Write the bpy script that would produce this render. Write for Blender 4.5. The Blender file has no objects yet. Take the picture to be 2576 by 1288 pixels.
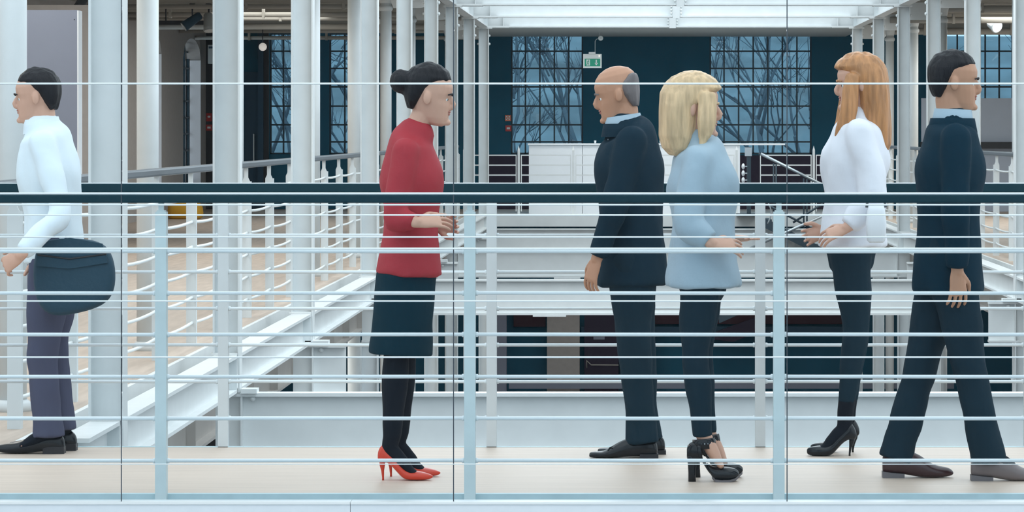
import bpy, math, random
from mathutils import Vector, Matrix, noise
random.seed(7)
S = bpy.context.scene
C = S.collection

# ------------------------------------------------------------------ camera
F = 8786.0            # focal length in pixels of a 2576 x 1288 frame
VX, VY = 1600.0, 330.0  # pixel the optical axis meets (shifted lens)
EYE = 1.45
cd = bpy.data.cameras.new('camera'); cam = bpy.data.objects.new('camera', cd); C.objects.link(cam)
cam.location = (0, 0, EYE); cam.rotation_euler = (math.pi/2, 0, 0)
cd.sensor_fit = 'HORIZONTAL'; cd.sensor_width = 36.0; cd.lens = 36.0*F/2576
cd.shift_x = -(VX-1288)/2576; cd.shift_y = -(644-VY)/2576
cd.clip_start = 0.1; cd.clip_end = 600
S.camera = cam

# ------------------------------------------------------------------ light, exposure
w = bpy.data.worlds.new('overcast_sky'); S.world = w; w.use_nodes = True
bg = w.node_tree.nodes['Background']
bg.inputs['Color'].default_value = (0.86, 0.945, 1.0, 1); bg.inputs['Strength'].default_value = 1.5
sl = bpy.data.lights.new('sun', 'SUN'); so = bpy.data.objects.new('sun', sl); C.objects.link(so)
sl.energy = 0.4; sl.angle = math.radians(60); sl.color = (1.0, 0.97, 0.93)
so.rotation_euler = (math.radians(20), math.radians(4), 0)
S.view_settings.view_transform = 'Standard'; S.view_settings.look = 'None'
S.view_settings.gamma = 1.0; S.view_settings.use_curve_mapping = False
S.view_settings.exposure = 0.0
S.cycles.max_bounces = 10; S.cycles.transparent_max_bounces = 24
S.cycles.sampling_pattern = 'TABULATED_SOBOL'; S.cycles.diffuse_bounces = 4; S.cycles.sample_clamp_indirect = 3.0

def fill_lamp(x, y, z, sx, sy, watts, col=(1.0, 0.95, 0.88)):  # unseen area light, added to fill dark parts of the interior
    l = bpy.data.lights.new('fill_lamp', 'AREA'); l.shape = 'RECTANGLE'; l.size = sx; l.size_y = sy
    l.energy = watts; l.color = col
    o = bpy.data.objects.new('fill_lamp', l); C.objects.link(o); o.location = (x, y, z)
for y in (22, 31, 40): fill_lamp(-5.4, y, 3.28, 2.0, 7.0, 150)          # unseen fill added to brighten the galleries
fill_lamp(-5.6, 54, 3.29, 1.5, 6.0, 75)
for y, q in ((38, 140), (55, 220)): fill_lamp(6.4, y, 3.29, 2.0, 7.0, q)
fill_lamp(0.6, 60.3, 3.19, 5.0, 0.9, 75)  # added fill to brighten the far counter
for x in (-5.2, 6.6):                                                          # fill added for the storey below
    for y in (26, 40, 54): fill_lamp(x, y, -0.25, 2.0, 8.0, 230)
fill_lamp(0.6, 62.4, -0.25, 5.0, 1.5, 30)
for y, q in ((24, 240), (34, 230), (44, 60), (54, 140)): fill_lamp(0.6, y, 5.2, 5.0, 6.0, q, (0.95, 0.98, 1.0))   # unseen fill added above the atrium in place of skylight

# ------------------------------------------------------------------ materials
def mat(name, col, rough=0.5, metal=0.0, bump=0.0, scale=40.0, var=0.0, stretch=(1,1,1), spec=0.5, emit=None):
    m = bpy.data.materials.new(name); m.use_nodes = True
    nt = m.node_tree; b = nt.nodes['Principled BSDF']
    b.inputs['Base Color'].default_value = (*col, 1); b.inputs['Roughness'].default_value = rough
    b.inputs['Metallic'].default_value = metal; b.inputs['Specular IOR Level'].default_value = spec
    if emit:
        b.inputs['Emission Color'].default_value = (*emit[:3], 1); b.inputs['Emission Strength'].default_value = emit[3]
    if bump or var:
        tc = nt.nodes.new('ShaderNodeTexCoord'); mp = nt.nodes.new('ShaderNodeMapping')
        mp.inputs['Scale'].default_value = stretch
        nz = nt.nodes.new('ShaderNodeTexNoise'); nz.inputs['Scale'].default_value = scale; nz.inputs['Detail'].default_value = 4
        nt.links.new(tc.outputs['Object'], mp.inputs['Vector']); nt.links.new(mp.outputs['Vector'], nz.inputs['Vector'])
        if bump:
            bp = nt.nodes.new('ShaderNodeBump'); bp.inputs['Strength'].default_value = bump; bp.inputs['Distance'].default_value = 0.01
            nt.links.new(nz.outputs['Fac'], bp.inputs['Height']); nt.links.new(bp.outputs['Normal'], b.inputs['Normal'])
        if var:
            rp = nt.nodes.new('ShaderNodeValToRGB')
            rp.color_ramp.elements[0].position = 0.3; rp.color_ramp.elements[1].position = 0.7
            rp.color_ramp.elements[0].color = (*[c*(1-var) for c in col], 1)
            rp.color_ramp.elements[1].color = (*[min(1, c*(1+var)) for c in col], 1)
            nt.links.new(nz.outputs['Fac'], rp.inputs['Fac']); nt.links.new(rp.outputs['Color'], b.inputs['Base Color'])
    return m

def glass(name, tint, ior, rough=0.0):
    m = bpy.data.materials.new(name); m.use_nodes = True
    nt = m.node_tree; nt.nodes.remove(nt.nodes['Principled BSDF']); out = nt.nodes['Material Output']
    t = nt.nodes.new('ShaderNodeBsdfTransparent'); t.inputs['Color'].default_value = (*tint, 1)
    g = nt.nodes.new('ShaderNodeBsdfGlossy'); g.inputs['Roughness'].default_value = rough
    fr = nt.nodes.new('ShaderNodeFresnel'); fr.inputs['IOR'].default_value = ior
    mx = nt.nodes.new('ShaderNodeMixShader')
    nt.links.new(fr.outputs[0], mx.inputs[0]); nt.links.new(t.outputs[0], mx.inputs[1]); nt.links.new(g.outputs[0], mx.inputs[2])
    nt.links.new(mx.outputs[0], out.inputs['Surface'])
    return m

M = dict(
    steel=mat('white_paint', (0.76, 0.79, 0.79), 0.45, var=0.03, scale=6),
    steel2=mat('column_paint', (0.68, 0.72, 0.73), 0.5, var=0.04, scale=5),
    girder=mat('girder_shade_paint', (0.50, 0.47, 0.44), 0.6, var=0.04, scale=5),  # white steel with its shade put into a browner colour
    frost=mat('pale_blue_paint', (0.62, 0.72, 0.73), 0.4, var=0.05, scale=9),
    rail=mat('rail_paint', (0.78, 0.84, 0.86), 0.35),
    rod=mat('bright_rod', (0.80, 0.90, 0.95), 0.3),
    hand=mat('dark_handrail', (0.008, 0.040, 0.055), 0.6, spec=0.15),
    ghand=mat('grey_handrail', (0.11, 0.13, 0.15), 0.4),
    wood=mat('pale_wood_floor', (0.64, 0.525, 0.435), 0.5, var=0.07, scale=5, stretch=(0.35, 6, 1)),
    wood2=mat('gallery_wood_floor', (0.50, 0.41, 0.34), 0.55, var=0.12, scale=3, stretch=(6, 0.5, 1)),
    fascia=mat('blue_grey_fascia', (0.50, 0.65, 0.69), 0.5, var=0.05, scale=14),
    transom=mat('transom_white', (0.72, 0.80, 0.86), 0.5, var=0.02, scale=20),
    joint=mat('joint_dark', (0.08, 0.10, 0.12), 0.2, 0.6),
    teal=mat('dark_teal_wall', (0.010, 0.10, 0.165), 0.8, var=0.10, scale=2, spec=0.2),
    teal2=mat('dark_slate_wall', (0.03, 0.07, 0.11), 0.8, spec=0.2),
    black=mat('black', (0.008, 0.012, 0.018), 0.5),
    plum=mat('plum_panel', (0.032, 0.024, 0.045), 0.7, spec=0.2),
    maroon=mat('maroon_panel', (0.040, 0.014, 0.022), 0.7, spec=0.2),
    beigew=mat('beige_plaster', (0.42, 0.39, 0.37), 0.9, bump=0.2, scale=12, var=0.05),
    whitew=mat('white_plaster', (0.70, 0.74, 0.78), 0.9, bump=0.1, scale=12),
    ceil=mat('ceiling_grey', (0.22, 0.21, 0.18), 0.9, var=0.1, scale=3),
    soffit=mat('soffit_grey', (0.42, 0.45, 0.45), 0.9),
    pipe=mat('pipe_paint', (0.42, 0.40, 0.36), 0.6),
    board=mat('board_lilac', (0.24, 0.265, 0.34), 0.6, var=0.02, scale=4),
    partn=mat('partition_lilac', (0.50, 0.57, 0.68), 0.7, var=0.02, scale=4),
    boardw=mat('board_white', (0.80, 0.84, 0.88), 0.5),
    frame=mat('window_bar', (0.006, 0.035, 0.055), 0.5),
    silver=mat('silver', (0.50, 0.56, 0.60), 0.35, 0.7),
    dsteel=mat('stair_steel', (0.025, 0.05, 0.07), 0.5),
    orange=mat('orange_sign', (0.75, 0.16, 0.06), 0.5),
    red=mat('red_box', (0.50, 0.03, 0.03), 0.4),
    green=mat('exit_green', (0.0, 0.22, 0.14), 0.4, emit=(0.0, 0.22, 0.13, 0.35)),
    sign=mat('sign_white', (0.80, 0.88, 0.90), 0.5),
    yellow=mat('yellow_fabric', (0.72, 0.38, 0.02), 0.8, bump=0.2, scale=30),
    bark=mat('bark', (0.09, 0.13, 0.16), 0.9),
    hill=mat('hillside', (0.16, 0.22, 0.25), 1.0, var=0.4, scale=0.3),
    ground=mat('ground', (0.25, 0.27, 0.28), 1.0),
    dfloor=mat('lower_floor', (0.10, 0.10, 0.11), 0.6),
    lamp=mat('lamp_glow', (1, 0.95, 0.9), 0.5, emit=(1.0, 0.9, 0.8, 0.4)),
    gl=glass('clear_glass', (0.955, 0.985, 1.0), 1.16),
    reveal=mat('lit_reveal', (0.86, 0.86, 0.90), 0.8),  # window light on jamb and sill put into a whiter colour
    wg2=glass('window_glass', (0.92, 0.95, 0.97), 1.2),
    wg=glass('tinted_glass', (0.66, 0.80, 0.87), 1.25),
)

# ------------------------------------------------------------------ mesh helpers
def P(px, py, Z):
    """World point seen at pixel (px, py) of the photograph at depth Z."""
    return Vector(((px-VX)*Z/F, Z, EYE-(py-VY)*Z/F))

class MB:
    def __init__(s): s.v = []; s.f = []; s.sm = []
    def add(s, vs, fs, smooth=False):
        o = len(s.v); s.v += [Vector(v) for v in vs]
        for f in fs: s.f.append([i+o for i in f]); s.sm.append(smooth)
        return s
    def hexa(s, q):
        return s.add(q, [(0,3,2,1),(4,5,6,7),(0,1,5,4),(1,2,6,5),(2,3,7,6),(3,0,4,7)])
    def box(s, x0, x1, y0, y1, z0, z1):
        x0, x1 = sorted((x0, x1)); y0, y1 = sorted((y0, y1)); z0, z1 = sorted((z0, z1))
        return s.hexa([(x0,y0,z0),(x1,y0,z0),(x1,y1,z0),(x0,y1,z0),(x0,y0,z1),(x1,y0,z1),(x1,y1,z1),(x0,y1,z1)])
    def pbox(s, px0, py0, px1, py1, Z, d):
        a, b = P(px0, py0, Z), P(px1, py1, Z)
        return s.box(a.x, b.x, Z, Z+d, a.z, b.z)
    def loft(s, rings, cap=True, smooth=True):
        n = len(rings[0]); vs = [p for r in rings for p in r]; fs = []
        for i in range(len(rings)-1):
            for k in range(n):
                a, b = i*n+k, i*n+(k+1) % n
                fs.append((a, b, b+n, a+n))
        s.add(vs, fs, smooth)
        if cap:
            o = len(s.v)-len(vs)
            s.f.append([o+k for k in range(n)][::-1]); s.sm.append(False)
            s.f.append([o+len(vs)-n+k for k in range(n)]); s.sm.append(False)
        return s
    def tube(s, pts, rad, n=12, side=(0,1,0), cap=True, smooth=True, sq=1.0):
        pts = [Vector(p) for p in pts]; rings = []
        if not isinstance(rad, (list, tuple)): rad = [rad]*len(pts)
        side = Vector(side)
        for i, p in enumerate(pts):
            t = (pts[min(i+1, len(pts)-1)]-pts[max(i-1, 0)]).normalized()
            sd = side-t*side.dot(t)
            if sd.length < 1e-3: sd = Vector((1,0,0))-t*t.x
            sd.normalize(); up = t.cross(sd)
            r = rad[i]; ra, rb = r if isinstance(r, (list, tuple)) else (r, r)
            ring = []
            for k in range(n):
                a = 2*math.pi*k/n; c, q = math.cos(a), math.sin(a)
                c = math.copysign(abs(c)**sq, c); q = math.copysign(abs(q)**sq, q)
                ring.append(p+sd*(ra*c)+up*(rb*q))
            rings.append(ring)
        return s.loft(rings, cap, smooth)
    def limb(s, pts, rad, n=14, side=(0,1,0), k=4, ends=(1, 1)):
        """Rounded tube through points with Catmull-Rom smoothing."""
        pts = [Vector(p) for p in pts]; rad = [tuple(r) if isinstance(r, (list, tuple)) else (r, r) for r in rad]
        P2, R2 = [], []
        for i in range(len(pts)-1):
            p0, p1, p2, p3 = pts[max(i-1,0)], pts[i], pts[i+1], pts[min(i+2, len(pts)-1)]
            for j in range(k):
                t = j/k
                P2.append(0.5*((2*p1)+(-p0+p2)*t+(2*p0-5*p1+4*p2-p3)*t*t+(-p0+3*p1-3*p2+p3)*t**3))
                u = t*t*(3-2*t)
                R2.append(tuple(rad[i][m]*(1-u)+rad[i+1][m]*u for m in (0,1)))
        P2.append(pts[-1]); R2.append(rad[-1])
        t0 = (P2[0]-P2[1]).normalized(); t1 = (P2[-1]-P2[-2]).normalized(); r0, r1 = R2[0], R2[-1]
        A = [P2[0]+t0*min(r0)*q for q in (0.95, 0.7, 0.35)]; AR = [tuple(x*q for x in r0) for q in (0.25, 0.7, 0.93)]
        B = [P2[-1]+t1*min(r1)*q for q in (0.35, 0.7, 0.95)]; BR = [tuple(x*q for x in r1) for q in (0.93, 0.7, 0.25)]
        if not ends[0]: A, AR = [], []
        if not ends[1]: B, BR = [], []
        return s.tube(A+P2+B, AR+R2+BR, n, side)
    def ball(s, c, r, n=12, m=8):
        c = Vector(c); r = r if isinstance(r, (list, tuple)) else (r, r, r)
        rings = []
        for i in range(m+1):
            th = math.pi*(i+0.02)/(m+0.04)
            rings.append([c+Vector((r[0]*math.sin(th)*math.cos(2*math.pi*k/n), r[1]*math.sin(th)*math.sin(2*math.pi*k/n), -r[2]*math.cos(th))) for k in range(n)])
        return s.loft(rings)
    def mesh(s, name, off=Vector()):
        me = bpy.data.meshes.new(name)
        me.from_pydata([v-off for v in s.v], [], s.f); me.validate(); me.update()
        if len(me.polygons) == len(s.sm): me.polygons.foreach_set('use_smooth', s.sm)
        return me
    def build(s, name, m, parent=None, off=None):
        root = parent
        while root is not None and root.parent is not None: root = root.parent
        o = off if off is not None else (root.location.copy() if root is not None else Vector())
        ob = bpy.data.objects.new(name, s.mesh(name, o)); C.objects.link(ob)
        ob.data.materials.append(M[m] if isinstance(m, str) else m)
        if parent is not None: ob.parent = parent
        return ob

def tag(o, label=None, cat=None, group=None, kind=None):
    for k, v in (('label', label), ('category', cat), ('group', group), ('kind', kind)):
        if v: o[k] = v
    return o
def thing(name, label, cat, loc, group=None, kind=None):
    o = bpy.data.objects.new(name, None); C.objects.link(o); o.location = loc; o.empty_display_size = 0.1
    return tag(o, label, cat, group, kind)
def struct(name, mb, m, label=None, parent=None):
    o = mb.build(name, m, parent); 
    if parent is None: tag(o, label, None, None, 'structure')
    return o
def inst(name, mesh, parent, loc):
    o = bpy.data.objects.new(name, mesh); C.objects.link(o); o.parent = parent
    root = parent
    while root.parent is not None: root = root.parent
    o.location = Vector(loc)-root.location
    return o
def ordinal(i): return ['first','second','third','fourth','fifth','sixth','seventh','eighth','ninth'][i]

# ------------------------------------------------------------------ the building shell
XL, XR = -2.5, 3.67                      # atrium faces of the two column rows
ZC = [17.1, 22.1, 27.1, 33.9, 39.0, 44.1, 49.0, 54.1, 59.3]
ZW = 65.0                                # far wall
KX = ZW/F                                # metres per pixel on the far wall
def wx(px): return (px-VX)*KX
def wz(py): return EYE-(py-VY)*KX

struct('floor_left', MB().box(-8, -2.9, 16.06, ZW, -0.2, 0), 'wood2', 'brown wooden floor of the gallery with the yellow beanbag')
struct('floor_right', MB().box(4.07, 9, 16.06, ZW, -0.2, 0), 'wood2', 'brown wooden floor of the gallery behind the man with dark shoes')
struct('floor_back', MB().box(-2.9, 4.07, 60.4, ZW, -0.2, 0), 'steel', 'white edged floor slab at the far end of the atrium')
struct('floor_lower', MB().box(-8, 9, 16.5, ZW, -4.4, -4.2), 'dfloor', 'dark floor of the storey below')
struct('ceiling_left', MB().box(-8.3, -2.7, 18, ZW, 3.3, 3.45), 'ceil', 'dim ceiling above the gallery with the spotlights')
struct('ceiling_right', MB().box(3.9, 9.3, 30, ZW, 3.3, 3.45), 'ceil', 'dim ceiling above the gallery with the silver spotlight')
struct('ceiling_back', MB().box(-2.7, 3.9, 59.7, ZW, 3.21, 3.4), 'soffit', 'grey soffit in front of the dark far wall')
for nm, x0, x1, z0, z1, lb in (('trim_1', -2.9, -2.87, -0.3, 0.0, 'white kerb plate along the gallery floor by the yellow beanbag'),
                           ('trim_2', 4.04, 4.07, -0.3, 0.0, 'white kerb plate along the gallery floor behind the walking man')):
    struct(nm, MB().box(x0, x1, 16.06, 60.4, z0, z1+0.004), 'steel', lb)
struct('wall_front', MB().box(-30, 30, -7, -6, -5, 2.6), 'whitew', 'plain wall of the facing building behind the viewpoint')
struct('ground', MB().box(-80, 80, -60, 16.4, -5.0, -4.6), 'ground', 'paved ground outside below the footbridge')
struct('hillside', MB().hexa([(-120,110,-6),(120,110,-6),(120,190,-6),(-120,190,-6),(-120,150,6.2),(120,150,5.0),(120,190,6),(-120,190,7)]), 'hill', 'dim hillside added to darken the lower half of the far windows')  # hill added to darken the lower part of the window view
struct('ground_outside', MB().box(-120, 120, 68, 200, -5, -4.6), 'hill', 'dull grass ground beyond the far windows')

# far wall, pierced by five windows standing in for reflections in the glass screen
WIN = [(678, 780, 3), (828, 905, 2), (1285, 1467, 5), (1785, 2042, 7), (2374, 2550, 5)]
ROWY = [388, 357, 314, 267, 218.5, 172, 128.7, 85]
zlow = wz(388)
mb = MB().box(-8.3, 9.3, ZW, ZW+0.35, -0.3, zlow)
xs = [-8.3]
for a, b, n in WIN: xs += [wx(a), wx(b)]
xs.append(9.3)
for i in range(0, len(xs), 2): mb.box(xs[i], xs[i+1], ZW, ZW+0.35, zlow, 3.5)
struct('wall_back', mb, 'teal', 'dark teal far wall with tall windows modelled from reflections')
struct('wall_back_lower', MB().box(-8.3, 9.3, ZW+0.0, ZW+0.35, -4.4, -0.3), 'teal', 'dark far wall of the storey below')
wl = ['narrow barred window three panes wide beside the dark door', 'narrowest barred window two panes wide in the dark far wall',
      'barred window five panes wide left of the exit sign', 'widest barred window seven panes across in the dark far wall',
      'barred window above the pale partition in the far gallery']
for i, (a, b, n) in enumerate(WIN):
    r = thing('window_%d' % (i+1), wl[i], None, (wx((a+b)/2), ZW+0.1, zlow), kind='structure')
    x0, x1 = wx(a), wx(b); fr = MB(); y0, y1 = ZW+0.07, ZW+0.13
    zt = 3.3; zs = [wz(y) for y in ROWY]+[zt]
    fr.box(x0, x0+0.03, y0, y1, zlow, zt).box(x1-0.03, x1, y0, y1, zlow, zt).box(x0, x1, y0, y1, zlow, zlow+0.03)
    fr.build('window_frame', 'frame', r)
    xe = [x0+(x1-x0)*k/n for k in range(n+1)]
    for k in range(1, n): MB().box(xe[k]-0.014, xe[k]+0.014, y0, y1, zlow, zt).build('mullion', 'frame', r)
    for z in zs[1:-1]: MB().box(x0, x1, y0+0.01, y1-0.01, z-0.015, z+0.015).build('glazing_bar', 'frame', r)
    for k in range(n):
        for q in range(len(zs)-1):
            tl = random.uniform(-0.004, 0.004)
            MB().hexa([(xe[k],ZW+0.098+tl,zs[q]),(xe[k+1],ZW+0.098-tl,zs[q]),(xe[k+1],ZW+0.102-tl,zs[q]),(xe[k],ZW+0.102+tl,zs[q]),
                       (xe[k],ZW+0.098-tl,zs[q+1]),(xe[k+1],ZW+0.098+tl,zs[q+1]),(xe[k+1],ZW+0.102+tl,zs[q+1]),(xe[k],ZW+0.102-tl,zs[q+1])]).build('pane', 'wg', r)
# plum wainscot on the far wall
struct('trim_3', MB().box(wx(1205), wx(2170), ZW-0.05, ZW, 0.0, zlow-0.02), 'plum', 'plum wainscot along the foot of the dark far wall')
struct('trim_4', MB().box(wx(519), wx(542), ZW-0.06, ZW, 0.0, 3.3), 'black', 'black upright strip carrying the red fire notices')
struct('trim_5', MB().box(wx(650), wx(664), ZW-0.12, ZW, 0.0, 3.3), 'teal2', 'slate upright strip beside the dark door')
struct('trim_6', MB().box(wx(664), wx(677), ZW-0.07, ZW, 0.0, 3.3), 'black', 'black upright strip against the narrow barred window')
d = thing('door_1', 'dark slate door beside the narrow barred windows', None, (wx(632), ZW-0.04, 0), kind='structure')
MB().box(wx(616), wx(649), ZW-0.05, ZW, 0, 2.55).build('door_leaf', 'teal2', d)
MB().box(wx(638), wx(641), ZW-0.10, ZW-0.05, 0.9, 1.4).build('door_handle', 'silver', d)

# left wall with two arched windows, plastered
wins = [(56.4, 58.9), (61.7, 64.2)]; ws, wt = 2.75, 3.12; wb = 0.5
mb = MB(); ys = [16.5]+[v for p in wins for v in p]+[ZW]
for i in range(0, len(ys), 2): mb.box(-8.3, -8.0, ys[i], ys[i+1], 0, 3.5)
for a, b in wins:
    mb.box(-8.3, -8.0, a, b, 0, wb)
    for k in range(12):
        t0, t1 = k/12, (k+1)/12
        z0 = ws+(wt-ws)*math.sqrt(max(0, 1-(2*t0-1)**2)); z1 = ws+(wt-ws)*math.sqrt(max(0, 1-(2*t1-1)**2))
        ya, yb = a+(b-a)*t0, a+(b-a)*t1
        mb.hexa([(-8.3,ya,z0),(-8,ya,z0),(-8,yb,z1),(-8.3,yb,z1),(-8.3,ya,3.5),(-8,ya,3.5),(-8,yb,3.5),(-8.3,yb,3.5)])
struct('wall_left', mb, 'beigew', 'beige plaster side wall with arched windows')
for i, (a, b) in enumerate(wins):
    r = thing('window_%d' % (6+i), ['arched window in the beige wall half hidden by a round column', 'narrow arched window with window light painted on its pale reveal in the beige wall'][i], None, (-8.2, (a+b)/2, wb), kind='structure')
    for k in range(5):
        y = a+(b-a)*k/4; MB().box(-8.26, -8.21, y-0.03, y+0.03, wb, 3.1).build('mullion', 'frame', r)
    for k in range(9):
        z = wb+k*0.3; MB().box(-8.255, -8.215, a, b, z-0.015, z+0.015).build('glazing_bar', 'frame', r)
    for k in range(4):
        for q in range(8):
            MB().box(-8.238, -8.234, a+(b-a)*k/4, a+(b-a)*(k+1)/4, wb+q*0.3, wb+(q+1)*0.3+(0.22 if q == 7 else 0)).build('pane', 'wg2', r)
    MB().box(-8.2, -8.0, b-0.03, b, wb, ws).build('reveal', 'reveal', r); MB().box(-8.2, -7.96, a, b, wb-0.05, wb).build('sill', 'reveal', r)
struct('wall_right', MB().box(9, 9.3, 30, ZW, -0.2, 3.5), 'whitew', 'white side wall of the gallery with the pale partition')
struct('wall_left_lower', MB().box(-8.3, -8, 16.5, ZW, -4.4, 0), 'beigew', 'beige side wall of the storey below the beige wall')
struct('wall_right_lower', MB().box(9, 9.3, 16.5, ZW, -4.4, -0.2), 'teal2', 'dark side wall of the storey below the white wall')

# ------------------------------------------------------------------ steel frame
def hcolumn(i, sg, xa):
    Z = ZC[i]; side = 'row beside the yellow beanbag' if sg < 0 else 'row behind the man in the navy suit'
    order = ordinal(i) if sg < 0 else ordinal(i-3)
    r = thing('steel_column', 'white steel H column, %s from the footbridge in the %s' % (order, side), 'column', (xa, Z, 0), 'white steel columns along the atrium', 'structure')
    X = lambda q: xa+sg*q
    MB().box(X(0), X(0.012), Z-0.075, Z+0.075, -0.2, 3.21).build('flange', 'steel', r)
    MB().box(X(0.158), X(0.17), Z-0.075, Z+0.075, 0.05, 3.21).build('flange', 'steel2', r)
    MB().box(X(0.012), X(0.158), Z-0.006, Z+0.006, 0.05, 3.21).build('web', 'steel2', r)
    MB().box(X(0.013), X(0.185), Z-0.09, Z+0.09, 0.038, 0.05).build('base_plate', 'steel', r)
    lo = MB().box(X(0), X(0.012), Z-0.075, Z+0.075, -4.2, -0.6).box(X(0.158), X(0.17), Z-0.075, Z+0.075, -4.2, -0.6).box(X(0.012), X(0.158), Z-0.006, Z+0.006, -4.2, -0.6)
    lo.build('lower_shaft', 'steel2', r)
    if i >= 4:
        MB().box(X(-0.06), X(0.2), Z-0.1, Z+0.08, 3.19, 3.21).build('cap_plate', 'steel', r)
        for z in (3.07, 2.93):
            MB().ball((X(-0.014), Z-0.03, z), (0.016, 0.022, 0.022), 8, 5).build('bolt', 'steel', r)
            MB().ball((X(0.182), Z-0.03, z), (0.014, 0.02, 0.02), 8, 5).build('bolt', 'steel', r)
    if sg < 0 and i == 3 or sg > 0 and i == 3:
        for z in (-0.95, -1.2):
            MB().ball((X(-0.016), Z-0.02, z), (0.02, 0.026, 0.026), 8, 5).build('bolt', 'steel', r)
for i in range(9): hcolumn(i, -1, XL)
for i in range(3, 9): hcolumn(i, 1, XR)

def rcolumn(k, Z, x, side):
    r = thing('round_column', 'slim round white column, %s from the footbridge behind the steel %s' % (ordinal(k), side), 'column', (x, Z, 0), 'slim round columns of the galleries', 'structure')
    n = 20
    MB().tube([(x,Z,0.0),(x,Z,3.3)], 0.073, n, (1,0,0)).build('shaft', 'steel2', r)
    MB().tube([(x,Z,3.0),(x,Z,3.02),(x,Z,3.05),(x,Z,3.07)], [0.074, 0.088, 0.088, 0.074], n, (1,0,0)).build('ring', 'steel2', r)
    MB().tube([(x,Z,3.1),(x,Z,3.2),(x,Z,3.29)], [0.075, 0.095, 0.14], n, (1,0,0)).build('capital', 'steel2', r)
    MB().tube([(x,Z,-4.2),(x,Z,-0.2)], 0.073, n, (1,0,0)).build('lower_shaft', 'steel2', r)
    MB().tube([(x,Z,0.0),(x,Z,0.04),(x,Z,0.06)], [0.10, 0.10, 0.076], n, (1,0,0)).build('base_ring', 'steel2', r)
    s = 1 if x < 0 else -1
    br = MB(); pts = [(0.0, 3.29), (0.62, 3.29), (0.62, 3.13), (0.55, 3.06), (0.45, 3.04), (0.1, 3.04)]
    vs = [(x+s*a, Z-0.05, b) for a, b in pts]+[(x+s*a, Z-0.03, b) for a, b in pts]; m = len(pts)
    br.add(vs, [tuple(range(m)), tuple(range(2*m-1, m-1, -1))]+[(q, q+m, (q+1) % m+m, (q+1) % m) for q in range(m)])
    br.build('bracket', 'steel', r)
for k, Z in enumerate(ZC): rcolumn(k, Z+1.0, -3.23, 'row by the beanbag')
for k, Z in enumerate(ZC[4:]): rcolumn(k, Z+1.0, 4.38, 'row by the suited man')

def ibeam_x(mb, x0, x1, Z, z0, z1, w=0.14, tf=0.022, tw=0.014):
    return mb.box(x0, x1, Z-w/2, Z+w/2, z1-tf, z1).box(x0, x1, Z-w/2, Z+w/2, z0, z0+tf).box(x0, x1, Z-tw/2, Z+tw/2, z0+tf, z1-tf)
def edge_beam(xa, sg, y0, z0, z1, label):
    X = lambda q: xa+sg*q
    r = thing('edge_beam', label, 'beam', (xa, y0, z0), None, 'structure')
    MB().box(X(0.0135), X(0.16), y0, 60.4, z1-0.02, z1).build('top_flange', 'steel', r)
    MB().box(X(0.0135), X(0.16), y0, 60.4, z0, z0+0.02).build('bottom_flange', 'steel', r)
    MB().box(X(0.074), X(0.088), y0, 60.4, z0+0.02, z1-0.02).build('web', 'steel', r)
    for Z in ZC:
        if Z > y0: MB().box(X(0.014), X(0.074), Z-0.10, Z-0.088, z0+0.02, z1-0.02).build('stiffener', 'steel2', r)
edge_beam(XL, -1, 16.06, -0.2, 0.037, 'white steel edge beam under the row of columns by the yellow beanbag')
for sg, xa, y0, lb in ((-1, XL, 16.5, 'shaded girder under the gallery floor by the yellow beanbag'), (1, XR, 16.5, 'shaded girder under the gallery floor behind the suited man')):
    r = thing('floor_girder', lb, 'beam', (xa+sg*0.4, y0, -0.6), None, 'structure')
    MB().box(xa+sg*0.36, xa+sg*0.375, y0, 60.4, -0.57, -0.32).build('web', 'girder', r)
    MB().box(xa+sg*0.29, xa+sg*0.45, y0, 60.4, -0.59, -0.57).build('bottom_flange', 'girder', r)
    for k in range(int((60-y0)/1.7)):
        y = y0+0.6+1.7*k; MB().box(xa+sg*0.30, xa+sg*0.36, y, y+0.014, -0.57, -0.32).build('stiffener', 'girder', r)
edge_beam(XR, 1, 16.06, -0.2, 0.037, 'white steel edge beam under the row of columns by the suited man')
edge_beam(XL, -1, 44.0, 3.215, 3.48, 'white roof edge beam on top of the columns by the beanbag')
edge_beam(XR, 1, 33.0, 3.215, 3.48, 'white roof edge beam on top of the columns by the suited man')

for i in (1, 4, 6, 8):
    Z = ZC[i]
    r = thing('cross_beam', 'white cross beam spanning the atrium below floor level, %s behind the footbridge' % ordinal({1:0,4:1,6:2,8:3}[i]), 'beam', (0.6, Z, -0.6), 'cross beams at floor level', 'structure')
    MB().box(-2.66, 3.84, Z-0.07, Z+0.07, -0.225, -0.203).build('top_flange', 'steel', r)
    MB().box(-2.66, 3.84, Z-0.07, Z+0.07, -0.6, -0.578).build('bottom_flange', 'steel', r)
    MB().box(-2.66, 3.84, Z-0.007, Z+0.007, -0.578, -0.225).build('web', 'steel', r)
    for x in (-2.49, 3.66): MB().box(x-0.006, x+0.006, Z-0.065, Z-0.007, -0.578, -0.225).build('stiffener', 'steel', r)
    for x in (-2.44, 3.61): MB().box(x-0.05, x+0.05, Z-0.10, Z+0.04, -0.203, -0.175).build('bearing_plate', 'steel', r)
    for x in (-2.42, 3.59): MB().ball((x, Z-0.04, -0.24), 0.018, 8, 5).build('bolt', 'steel', r)
    if i != 1:
        MB().box(-1.15, -0.78, Z-0.075, Z+0.0, -0.618, -0.6).build('plate', 'steel', r)
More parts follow.
